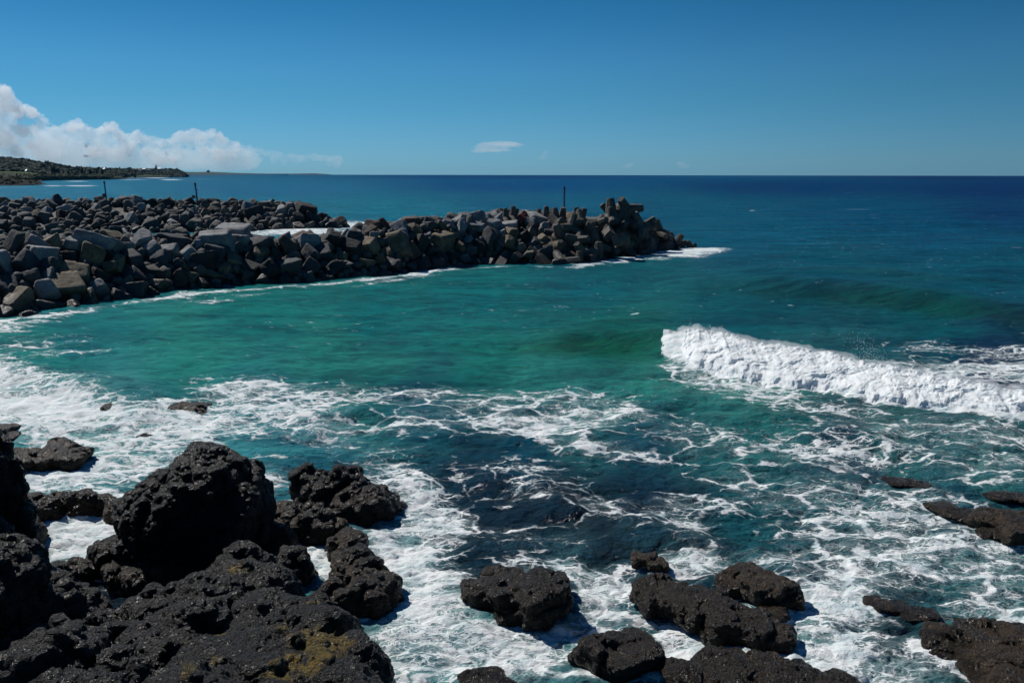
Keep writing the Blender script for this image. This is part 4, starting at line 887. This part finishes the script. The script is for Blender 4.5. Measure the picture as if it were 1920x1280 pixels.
HT = [  # px, py of the upper end of the vertical leg ; Y ; size ; tilt x, y ; label
 (947, 390, 105, .80, .0, -.05, 'grey concrete unit with one stump raised, leftmost on the skyline'), (962, 386, 106, .90, 0, .06, 'concrete unit whose upright stump stands second from the left on the skyline'),
 (970, 391, 107, .85, 0, .45, 'concrete unit leaning left just behind the second upright stump'), (1011, 391, 108, .8, 0, .2, 'short dark stump behind the pale boulder left of the tall marker'),
 (1024, 386, 107, .95, 0, 0, 'square-shouldered upright concrete stump close left of the tall marker'), (1040, 389, 106, .95, 0, -.1, 'dark upright concrete stump touching the tall marker on its left'),
 (1056, 389, 108, 1.0, .2, .1, 'fat concrete stump directly behind the tall marker'), (1080, 388, 109, .9, 0, -.12, 'upright stump just right of the tall marker'), (1096, 390, 107, 1.1, .1, .35, 'broad concrete unit tilted right of the tall marker'),
 (1144, 371, 109, 1.45, 0, -.08, 'tallest concrete unit crowning the breakwater tip'), (1127, 383, 110, 1.1, .1, -.9, 'slanting concrete leg left of the crowning unit'), (1165, 383, 109, 1.35, 0, -.12, 'upright concrete leg just right of the crowning unit'),
 (1206, 389, 110, 1.4, 0, 1.45, 'concrete unit lying with one leg pointing level out to sea'), (1176, 386, 111, 1.2, 0, .3, 'concrete unit behind the two tall ones'), (1190, 398, 108, 1.3, .2, -.4, 'rounded concrete unit below the level-pointing leg'),
 (1230, 411, 115, 1.15, 0, -.30, 'lone dark stump leaning left on the seaward slope'), (1248, 430, 117, 1.1, 0, .9, 'concrete leg jutting up right on the seaward slope'), (1262, 437, 117, 1.2, 0, 1.0, 'long concrete leg slanting right low on the seaward tail'),
 (1279, 439, 118, 1.2, .2, .55, 'concrete leg leaning right near the end of the tail'), (1288, 451, 119, 1.0, 0, -.5, 'concrete unit leaning left near the very end of the tail'), (1302, 455, 119.5, .85, 0, -.05, 'last upright stump at the seaward end, standing in foam'),
 (1296, 468, 118.5, .6, 0, 0, 'small square stump in the foam at the seaward end'), (1238, 470, 113.5, .7, 0, -.2, 'stump standing alone in the foam below the tail'), (1186, 474, 110, .8, 0, 1.2, 'fallen concrete unit in the foam at the near foot of the tip')]
from mathutils import Quaternion
for (x_, y_, Y_, s_, tx, ty, lab) in HT:
    tip = PD(x_, y_, Y_); R = (Euler((tx, ty, 0)).to_matrix() @ Euler((0, 0, rng.uniform(0, 6.28))).to_matrix()); tip_l = R @ Vector((0, 0, 1.58 * s_))
    tetra(tip - tip_l, s_, R.to_euler(), lab)
sky_line = [(905, 418), (945, 402), (1000, 410), (1060, 404), (1090, 400), (1120, 396), (1150, 388), (1200, 398), (1225, 415), (1245, 432), (1270, 445), (1305, 462)]
cells = []
for _ in range(4000):
    x_ = rng.uniform(1045, 1295); top = np.interp(x_, *np.array(sky_line).T) + 12; bot = np.interp(x_, [940, 1080, 1135, 1230, 1300], [495, 500, 487, 474, 464]) - 3
    if bot - top < 5: continue
    y_ = rng.uniform(top, bot)
    if all((x_ - a) ** 2 + ((y_ - b) * 1.25) ** 2 > 25 ** 2 for a, b in cells): cells.append((x_, y_))
for (x_, y_) in cells:
    f = (y_ - np.interp(x_, *np.array(sky_line).T)) / 95; toeY = np.interp(x_, [940, 1080, 1135, 1230, 1300], [96, 95, 100, 111, 119]); p = PD(x_, y_, 0 + toeY + (10 - 10 * min(f, 1)) * np.interp(x_, [940, 1200, 1300], [1.1, .6, .15]) + .8)
    tetra(p, rng.uniform(.95, 1.35), rng.uniform(0, 6.28, 3), 'grey concrete tetrapod jammed into the pile, ' + zone_label(x_, y_))
print('tetrapods', len(cells) + len(HT))
def block_mesh(i):
    r_ = np.random.RandomState(i + 50); d, f = ico(4); d = np.sign(d) * np.abs(d) ** .30; v = d / np.abs(d).max(); v = np.clip(v * 1.12, -1, 1); v = v * np.array([1.0, .62, .42]) ; v = v + .015 * fbm(v * 4 + i, 3, i)[:, None]
    me = np_mesh('concrete_block', v, f, True); me.materials.append(M['concrete']); return me
BM = [block_mesh(i) for i in range(3)]
nblk = 0
bc = []
for _ in range(900):
    x_ = rng.uniform(905, 1110); y_ = rng.uniform(452, 494)
    if all((x_ - a) ** 2 + ((y_ - b) * 1.2) ** 2 > 24 ** 2 for a, b in bc): bc.append((x_, y_))
for (x_, y_) in bc + [(1140, 438), (1163, 450), (990, 442)]:
    f = (y_ - 405) / 95; p = PD(x_, y_, 96 + (10 - 10 * f) * 1.0 + .3); o = bpy.data.objects.new('concrete_block', BM[rng.randint(3)]); COL.objects.link(o)
    o.location = p; o.rotation_euler = (rng.uniform(-.9, .9), rng.uniform(-.7, .7), rng.uniform(0, 6.28)); s = rng.uniform(.8, 1.15); o.scale = (s, s, s * 1.1)
    a_ = 'just above the water' if y_ > 478 else 'mid-slope'; b_ = 'left of the tall marker' if x_ < 1000 else ('below the tall marker' if x_ < 1070 else 'right of the tall marker')
    tag(o, f'rough rectangular concrete block {a_}, {b_}', 'concrete block', 'concrete blocks on the near slope of the tip')

# ------------------------------------------------------------------ marker poles
steel = flat('dark_weathered_steel', (.035, .035, .038), .6); redp = flat('faded_red_paint', (.16, .035, .04), .6); galv = flat('galvanised_steel', (.42, .44, .47), .5); signw = flat('weathered_sign_board', (.13, .06, .045), .6)
def cyl(name, a, b, r1, r2, mat, parent):
    mb = MB(); mb.frustum(a, b, r1, r2, 12); return link(name, mb.mesh(name, False), mat, parent)
c = PD(1057, 412, 108.5); h = PD(1057, 352, 108.5).z - c.z
o = empty('marker_pole', c - Vector((0, 0, .8))); tag(o, 'tall navigation pole with a pale sleeve and dark red shaft at the breakwater tip', 'pole')
cyl('sleeve', (0, 0, 0), (0, 0, h * .40 + .8), .17, .16, galv, o); cyl('shaft', (0, 0, h * .38 + .8), (0, 0, h + .8), .10, .09, redp, o)
for i in range(9): cyl('band', (0, 0, h * (.44 + .05 * i) + .8), (0, 0, h * (.455 + .05 * i) + .8), .115, .115, steel, o)
cyl('lamp', (0, 0, h * .94 + .8), (0, 0, h + .95), .15, .12, steel, o)
c = PD(200, 378, 163); h = PD(198, 343, 163).z - c.z
o = empty('marker_pole', c - Vector((0, 0, .8))); tag(o, 'thin dark marker pole with a small brown sign, left one on the far breakwater', 'pole'); o.rotation_euler = (0, -.045, 0)
cyl('shaft', (0, 0, 0), (0, 0, h + .8), .12, .10, steel, o); cyl('lamp', (0, 0, h + .55), (0, 0, h + .95), .2, .17, steel, o)
mb = MB(); mb.box((-.33, -.14, .8 + h * .30), (.26, .03, .36)); sg = link('sign', mb.mesh('sign'), signw, o)
c = PD(369, 371, 165); h = PD(367, 345, 165).z - c.z
o = empty('marker_pole', c - Vector((0, 0, .8))); tag(o, 'dark marker pole with side bracket and low sign, right one on the far breakwater', 'pole'); o.rotation_euler = (0, -.06, 0)
cyl('shaft', (0, 0, 0), (0, 0, h + .8), .15, .13, steel, o); cyl('lamp', (0, 0, h + .5), (0, 0, h + .95), .22, .2, steel, o); cyl('bracket', (-.1, 0, .8 + h * .52), (.5, 0, .8 + h * .52), .07, .07, steel, o)
mb = MB(); mb.box((-.5, -.18, .95), (.3, .03, .3)); link('sign', mb.mesh('sign'), signw, o)
# red netting
mb = MB(); c0 = np.array(PD(977, 410, 105.5)); pts = rng.normal(size=(46, 3)) * np.array([.42, .3, .36]) + [0, 0, .1]
for i in range(45): mb.frustum(pts[i], pts[i + 1], .035, .035, 5)
tag(link('netting', mb.mesh('netting'), flat('red_rope', (.33, .03, .035), .7), loc=c0), 'crumpled tangle of red netting caught on a brown boulder near the tall marker', 'netting')
# timber beam on the far breakwater
mb = MB(); a_ = PD(318, 374, 162.5); b_ = PD(345, 386, 161.5); mb.frustum(a_, b_, .16, .16, 4); tag(link('timber_beam', mb.mesh('timber_beam'), flat('old_timber', (.16, .13, .09))), 'old timber beam lying aslant on the far breakwater between the two poles', 'beam')
# ================================================================== distant coast
def strip(name, mat, st, amp=1.0, nq=220, prof=((0, 0), (.03, .55), (.25, .62), (.6, .85), (1, 1), (1.5, .8), (2.2, 0)), seed=1, fine=.02, rough=1.0):
    """stations: (px, py water, py top, Y top).  Land from its water line up to its skyline and down behind"""
    st = np.array(st, float); q = np.linspace(st[0, 0], st[-1, 0], nq); V = []
    us = np.linspace(0, 2.2, 46)
    pu, pz = zip(*prof)
    for x in q:
        pw, ptop, Y = (np.interp(x, st[:, 0], st[:, k]) for k in (1, 2, 3))
        a = P(x, pw, -1.0); b = PD(x, ptop, Y)
        for u_ in us:
            xy = a * (1 - u_) + b * u_; V.append((xy.x, xy.y, -1 + (b.z + 1) * np.interp(u_, pu, pz)))
    V = np.array(V); sc = 1 / (fine * abs(V[:, 1]).mean()); V[:, 2] += amp * fbm(V * sc, 4, seed) * (V[:, 2] > 1)
    return link(name, np_mesh(name, V, grid_faces(nq, 46)), mat)
def mat_land(name, stops, scale=.03):
    t = NT(name); pos = t.geo().outputs['Position']; n = t.noise(pos, scale, 6, .65); n2 = t.noise(pos, scale * 7, 4, .6)
    b = t.mix(t.maprange(n, .42, .58), rgb(*stops[0]), rgb(*stops[1])); b = t.mix(t.maprange(n2, .5, .7), b, rgb(*stops[2]))
    return t.done(t.principled(b, .95, t.bump(n2, .8, 4), .1))
M['forest'] = mat_land('forest_floor', ((.022, .036, .014), (.032, .048, .018), (.016, .025, .012)))
M['scrub'] = mat_land('coastal_scrub', ((.024, .034, .014), (.034, .04, .018), (.016, .022, .012)), .05)
M['field'] = mat_land('mown_grass', ((.085, .13, .03), (.07, .115, .028), (.06, .09, .03)), .02)
M['cliffrock'] = mat_land('dark_shore_rock', ((.012, .012, .010), (.022, .020, .014), (.008, .008, .008)), .08)
M['farland'] = mat_land('far_land', ((.03, .045, .03), (.04, .055, .04), (.025, .035, .025)), .01)
def S_(o): return tag(o, kind='structure')
S_(strip('hills', M['forest'], [(-700, 345, 296, 2300), (-300, 345, 291, 2300), (0, 343, 299, 2300), (40, 342, 303, 2300), (80, 341, 309, 2250), (105, 340, 312, 2250), (130, 339, 318, 2200), (170, 338, 320, 2200), (215, 337, 321, 2300), (250, 336.5, 322, 2400)], 5, prof=((0, 0), (.4, .05), (.55, .3), (.8, .75), (1, 1), (1.5, .8), (2.2, 0))))
S_(strip('headland', M['scrub'], [(-500, 346, 324, 1130), (0, 346, 325.5, 1130), (60, 345, 327, 1130), (70, 342, 327.5, 1320), (85, 341.5, 328.5, 1360), (140, 340, 329.5, 1500), (200, 339, 330, 1640), (226, 338, 331, 1790), (240, 336.6, 335, 2150)], 2.0, seed=3))
S_(strip('meadow', M['field'], [(-500, 342, 322.5, 1500), (0, 342, 323.3, 1500), (40, 342, 324, 1500), (72, 342, 326.8, 1500)], .4, prof=((0, .9), (.1, .93), (1, 1), (1.5, .9), (2.2, 0)), seed=4))
S_(strip('point', M['cliffrock'], [(-500, 355, 334, 800), (-200, 354, 336, 800), (0, 352.0, 337, 810), (40, 352, 338.5, 820), (68, 351, 340.5, 840), (80, 350, 345, 860), (95, 349.5, 347.6, 860), (110, 349.3, 346.9, 860), (130, 349.2, 347.2, 860), (142, 349.2, 348.2, 860), (155, 349, 346.8, 870), (166, 348.8, 348.5, 870)], 2.2, prof=((0, 0), (.12, .5), (.35, .75), (1, 1), (1.5, .8), (2.2, 0)), seed=5, fine=.008))
S_(strip('reef', M['cliffrock'], [(222, 336.6, 336, 2080), (250, 336.8, 335.5, 2080), (280, 336.8, 335.8, 2080), (300, 336.6, 335.9, 2080), (330, 336.4, 336.2, 2100)], .5, seed=6, fine=.004))
S_(strip('town_headland', M['forest'], [(180, 336, 320, 3000), (230, 335.5, 319.5, 3000), (262, 334.8, 319, 3000), (300, 334.2, 318.8, 3000), (318, 334, 319.2, 3000), (333, 334, 321.5, 3000), (342, 334, 325.5, 3000), (351, 333.8, 333, 3000)], 2, seed=7, prof=((0, 0), (.05, .2), (.3, .35), (.7, .8), (1, 1), (1.5, .8), (2.2, 0))))
beach = flat('pale_sand', (.42, .36, .28), .9)
S_(strip('beach', beach, [(69, 343.0, 337.0, 1180), (80, 342.3, 339.0, 1300), (100, 341.5, 340.6, 1330)], .1, seed=8))
S_(strip('far_headland', M['farland'], [(340, 329.4, 323.4, 9600), (370, 329.4, 323.7, 9600), (388, 329.4, 323.0, 9600), (398, 329.4, 323.6, 9600), (405, 329.4, 328.8, 9600)], 4, seed=9))
S_(strip('far_coast', M['farland'], [(395, 328.8, 323.4, 12100), (420, 328.8, 324.2, 12100), (450, 328.8, 325.4, 12100), (500, 328.6, 326.3, 12100), (560, 328.4, 326.2, 12100), (590, 328.3, 325.6, 12100), (620, 328.3, 327.8, 12100)], 4, seed=10))
# canopy of the woods: too many crowns to count
fol = flat('dark_foliage', (.026, .040, .018), .9, .4, .5, .1); pinef = flat('pine_foliage', (.010, .017, .010), .9, .5, .5, .1); bark = flat('bark', (.06, .045, .035), .9)
d2, f2 = ico(1)
d3, f3 = ico(2)
rng = np.random.RandomState(9)
def crowns(name, label, n, gen, rr):
    mb = MB()
    for _ in range(n):
        p = np.array(gen()); r = rng.uniform(*rr); k = d2 * (1 + .35 * rng.normal(size=(len(d2), 1))) * r * np.array([1.1, 1.1, .8]); mb.add(k + p, f2)
    tag(link(name, mb.mesh(name, False), fol), label, 'woodland', kind='stuff')
def along(st, u0, u1, prof, dz=1.5):
    st = np.array(st, float); pu, pz = zip(*prof)
    def g():
        x = rng.uniform(st[0, 0], st[-1, 0]); pw, ptop, Y = (np.interp(x, st[:, 0], st[:, k]) for k in (1, 2, 3)); u_ = rng.uniform(u0, u1)
        a = P(x, pw, -1.0); b = PD(x, ptop, Y); xy = a * (1 - u_) + b * u_; return (xy.x, xy.y, -1 + (b.z + 1) * np.interp(u_, pu, pz) + dz)
    return g
crowns('woodland', 'dense dark green forest covering the hill behind the meadow', 5200, along([(-500, 343, 294, 2300), (0, 343, 299, 2300), (40, 342, 303, 2300), (80, 341, 309, 2250), (105, 340, 312, 2250), (130, 339, 318, 2200), (170, 338, 320, 2200), (250, 336.5, 322, 2400)], .50, 1.08, ((0, 0), (.4, .05), (.55, .3), (.8, .75), (1, 1), (1.5, .8))), (3, 7.5))
crowns('woodland', 'dark band of coastal scrub and trees between the meadow and the bay', 3000, along([(-500, 346, 329, 1130), (0, 346, 330.5, 1130), (60, 345, 332, 1130), (85, 341.5, 329, 1360), (140, 340, 329, 1500), (200, 339, 329.5, 1640), (232, 337, 331, 1980)], .02, .72, ((0, .05), (.03, .55), (.25, .62), (.6, .85), (1, 1)), .5), (1.5, 3.6))
crowns('woodland', 'low dark scrub covering the rocky point below the meadow', 1100, along([(-500, 355, 335, 800), (0, 352.0, 338, 810), (40, 352, 339.5, 820), (68, 351, 341.5, 840)], .08, 1.1, ((0, 0), (.12, .5), (.35, .75), (1, 1), (1.5, .8)), 0), (.8, 1.8))
crowns('woodland', 'woods behind the coastal scrub strip left of the town', 900, along([(95, 340, 324, 1800), (160, 338.5, 324.5, 1850), (235, 336.5, 324, 1950)], .6, 1.1, ((0, 0), (1, 1), (1.5, .8)), -3), (3.5, 6.5))
crowns('woodland', 'trees on the wooded bluff at the end of the town headland', 800, along([(310, 334, 320.3, 3000), (333, 334, 322, 3000), (342, 334, 326, 3000), (349, 333.8, 331.5, 3000)], .0, 1.1, ((0, 0), (.3, .7), (1, 1), (1.5, .9)), 1), (3, 7))
crowns('woodland', 'garden trees and bushes scattered among the town houses', 520, along([(225, 335.5, 319.8, 3000), (262, 334.8, 319.3, 3000), (300, 334.2, 319.2, 3000), (318, 334, 319.7, 3000)], .2, 1.05, ((0, 0), (.05, .2), (.3, .35), (.7, .8), (1, 1), (1.5, .8)), 1), (2.5, 5))
# Norfolk pines one can tell apart
def pine(px, ptop, pbase, Y, wpx, label, blob=False):
    b = PD(px, pbase, Y); tp = PD(px, ptop, Y); h = tp.z - b.z; s = mpp(Y, 10); o = empty('norfolk_pine' if not blob else 'broad_tree', b)
    tag(o, label, 'tree', 'single trees along the far shore'); mb = MB(); mb.frustum((0, 0, -2), (0, 0, h * .96), .5, .12, 6); link('trunk', mb.mesh('trunk'), bark, o)
    mb = MB(); R = wpx * s / 2
    if not blob:
        for k in range(9):
            zf = .12 + .86 * k / 9; r = R * (1 - zf) ** .8 * rng.uniform(.85, 1.15) + .5
            for j in range(7):
                a = j * 2 * PI / 7 + k + rng.uniform(-.2, .2); mb.add(d2 * np.array([r * .42, r * .42, h * .05 + .2]) * (1 + .2 * rng.normal(size=(len(d2), 1))) + [math.cos(a) * r * .6, math.sin(a) * r * .6, h * zf], f2)
            mb.add(d2 * np.array([r * .4, r * .4, h * .09]) + [0, 0, h * (zf + .02)], f2)
    else:
        for j in range(16):
            a = rng.uniform(0, 6.28); q = rng.uniform(0, .6); mb.add(d2 * R * rng.uniform(.35, .55) * (1 + .25 * rng.normal(size=(len(d2), 1))) + [math.cos(a) * R * q, math.sin(a) * R * q, h * rng.uniform(.4, .85)], f2)
    link('crown', mb.mesh('crown', False), pinef, o)
pine(292.5, 309.5, 319.5, 2850, 5, 'tallest lone pine rising above the town skyline')
pine(224.5, 313.5, 323, 2700, 5, 'pointed pine at the left end of the town, the taller of two')
pine(232.5, 316, 322, 2700, 3.5, 'short pine just right of the taller one at the left end of town')
pine(154.5, 313.5, 330, 1560, 6, 'slim tall pine above the dark coastal strip')
pine(170, 317.5, 331, 1560, 7, 'shorter pine right of the slim tall one'); pine(182, 317.5, 330, 1600, 6, 'middle pine between the bare gap and the round tree'); pine(128, 320, 331, 1500, 6, 'stubby pine between the broad dark clump and the slim tall pine')
pine(101, 313, 329.5, 1450, 11, 'broad dark tree clump right of the meadow', True); pine(108, 316, 330, 1450, 9, 'lower half of the double dark tree clump right of the meadow', True); pine(192.5, 319.5, 331, 1600, 9, 'round dark tree near the first white roof', True)
pine(24, 318.5, 324.5, 1480, 9, 'left dark tree on the meadow edge', True); pine(32, 318, 325, 1480, 8, 'right dark tree on the meadow edge', True); pine(4, 319, 325, 1480, 10, 'dark tree on the meadow at the picture edge', True); pine(49, 320, 325.5, 1500, 6, 'small bush on the right end of the meadow', True)
pine(390, 321, 324.5, 8000, 6, 'far tree bump on the blue headland', True)
# houses of the town
wallm = flat('pale_house_wall', (.42, .40, .37), .8); roofs = [flat('white_metal_roof', (.62, .62, .60), .5), flat('dark_tile_roof', (.12, .10, .09), .8), flat('red_tile_roof', (.2, .10, .07), .8)]
def house(px, py, wpx, Y, rf, label):
    b = PD(px, py, Y); s = mpp(Y, 10); w_ = wpx * s / 2; o = empty('house', b); tag(o, label, 'house', 'houses of the far town')
    mb = MB(); mb.box((0, 0, 1.2), (w_, 5, 2.6)); link('wall', mb.mesh('wall'), wallm, o)
    v = np.array([[-w_ - .6, -5.6, 3.8], [w_ + .6, -5.6, 3.8], [w_ + .6, 5.6, 3.8], [-w_ - .6, 5.6, 3.8], [-w_ * .7, 0, 6.4], [w_ * .7, 0, 6.4]])
    mb = MB(); mb.add(v, np.array([[0, 1, 5], [0, 5, 4], [2, 3, 4], [2, 4, 5], [1, 2, 5], [3, 0, 4], [0, 2, 1], [0, 3, 2]])); link('roof', mb.mesh('roof'), roofs[rf], o)
house(196, 321.3, 3.5, 1900, 0, 'white house alone between the coastal trees and the town')
for (x, y, wd, rf, lab) in ((234, 321.2, 6, 0, 'bright white-roofed house at the left end of the town'), (240, 323, 6, 0, 'white-roofed house one row below the bright one'), (248, 321.4, 4, 0, 'small white-roofed house right of the bright pair'), (256, 320.6, 5, 1, 'dark-roofed house at mid town'), (263, 322.4, 5, 2, 'red-roofed house in the lower row at mid town'),
                       (270, 320.4, 6, 0, 'long pale-roofed house left of the lone tall pine'), (279, 321.8, 5, 1, 'dark-roofed house below the lone tall pine'), (286, 320.2, 5, 1, 'dark-roofed house just left of the lone tall pine'), (299, 319.8, 7, 0, 'long white house right of the lone tall pine'), (306, 320.6, 4, 1, 'last dark-roofed house before the wooded bluff')):
    house(x, y, wd, 2700, rf, lab)
house(51, 326.0, 1.6, 1450, 0, 'tiny white hut on the meadow')

# ================================================================== clouds
t = NT('cloud'); v = t.n('VolumePrincipled'); v.inputs['Color'].default_value = (.975, .99, 1, 1); v.inputs['Density'].default_value = .0046; v.inputs['Anisotropy'].default_value = .25; t.done(v.outputs[0], 1)
M['cloud'] = t.m
def cloud(label, puffs, Y=15500, seed=1, vox=22, amp=1.0):
    mb = MB(); r_ = np.random.RandomState(seed)
    for (x, y, w_, h_) in puffs:
        c = PD(x, y, Y + r_.uniform(-120, 120)); s = mpp(Y, 800); v, f = ico(3); c = np.array(c); R = np.array([w_ * s / 2, max(w_, h_) * s / 2 * .5, h_ * s / 2])
        off = r_.uniform(0, 50, 3); vv = v * (1 + .30 * fbm(v * 1.4 + off, 3, seed, kind=2) * 1.2)[:, None] * R
        mb.add(vv + c, f)
    v, q = voxel_union(mb, vox)
    for (sc, am) in ((1 / 420, 80), (1 / 170, 60), (1 / 75, 40)):
        n = vnormals(v, q); v = v + n * (am * amp * fbm(v * sc, 3, seed + 3, kind=2))[:, None]
    v[:, 2] = np.maximum(v[:, 2], 60 + 10 * np.sin(v[:, 0] / 200))
    o = link('cloud', np_mesh('cloud', v, q), M['cloud']); tag(o, label, 'cloud', 'cumulus clouds over the far coast'); return o
r_ = np.random.RandomState(3)
top = [(-200, 120), (-60, 140), (0, 160), (14, 162), (30, 200), (50, 196), (70, 210), (90, 240), (120, 232), (150, 226), (180, 250), (205, 228), (222, 240), (240, 262), (262, 244), (290, 256), (320, 264), (350, 240), (372, 246), (405, 244), (425, 262), (450, 268), (480, 276), (500, 282), (540, 286), (580, 290), (640, 292)]
tx, ty = np.array(top, float).T
def bank(x0_, x1_, n, rmax, seed):
    r = np.random.RandomState(seed); out = []
    for _ in range(n):
        x = r.uniform(x0_, x1_); tp = np.interp(x, tx, ty); room = 318 - tp; w_ = r.uniform(.16, .42) * min(room, rmax * 2); w_ = max(w_, 9); y = tp + w_ / 2 + (room - w_) * r.uniform(0, 1) ** 2.2 * .85
        out.append((x, y, w_ * r.uniform(1, 1.3), w_))
    for x in np.arange(x0_, x1_, 9): tp = np.interp(x, tx, ty); w_ = r.uniform(14, 26) * min(1, (318 - tp) / 60 + .2); out.append((x, tp + w_ / 2, w_ * 1.2, w_))
    return out
cloud('towering grey-white cumulus at the left edge of the sky', bank(-260, 24, 60, 60, 1) + [(10, 190, 36, 50), (8, 174, 24, 24), (14, 215, 30, 30)], seed=1)
cloud('bank of heaped cumulus right of the tall one, over the green hill', bank(28, 235, 95, 40, 2), seed=2)
cloud('middle cumulus bank with two bright heads above the town', bank(240, 440, 90, 34, 3), seed=3)
cloud('low flattening cumulus tail at the right end of the bank', bank(445, 640, 50, 16, 4), seed=4, vox=20, amp=.6)
_t4 = [o for o in COL.objects if o.name.startswith('cloud')][-1]
t = NT('thin_cloud'); v = t.n('VolumePrincipled'); v.inputs['Color'].default_value = (.975, .99, 1, 1); v.inputs['Density'].default_value = .0014; v.inputs['Anisotropy'].default_value = .3; t.done(v.outputs[0], 1); M['thin'] = t.m
_t4.data.materials.clear(); _t4.data.materials.append(t.m)
def thin(label, puffs, seed, amp=.35, vox=14):
    o = cloud(label, puffs, seed=seed, vox=vox, amp=amp); o.data.materials.clear(); o.data.materials.append(M['thin'])
thin('pale veil of low cloud under the cumulus bank along the coast', [(x, 300 - max(0, 200 - x) * .12, 110, 46 + max(0, 200 - x) * .3) for x in range(-240, 470, 45)], 10, .5, 30)
thin('small lens-shaped white cloud alone above the horizon', [(938, 270, 90, 9), (915, 276, 60, 10), (955, 272, 60, 10), (925, 282, 80, 7), (940, 268, 40, 8), (900, 284, 40, 5)], 11)
thin('tiny faint upright cloud puff right of the lens-shaped one', [(1022, 286, 16, 10), (1018, 292, 14, 12), (1014, 297, 12, 8)], 12)
thin('faint puff low over the open sea horizon, left of the last one', [(1180, 308, 18, 10), (1172, 312, 20, 8)], 13)
thin('faint puff low over the open sea horizon, the rightmost', [(1276, 306, 20, 8), (1282, 312, 24, 8)], 14)

# ================================================================== air
mb = MB(); mb.box((0, 5800, 55 - 10), (14000, 6700, 57)); me = mb.mesh('haze')
t = NT('haze'); v = t.n('VolumePrincipled'); v.inputs['Color'].default_value = (.15, .58, 1, 1); v.inputs['Density'].default_value = 1.1e-5; v.inputs['Anisotropy'].default_value = 0.0; t.done(v.outputs[0], 1)
tag(link('haze', me, t.m), kind='stuff')
pool(590, 1162, 1.02, .28, .14, 'small round dark pool in the platform near its right edge')
pool(360, 1262, 1.36, .26, .10, 'shallow pool among yellow moss near the bottom edge')
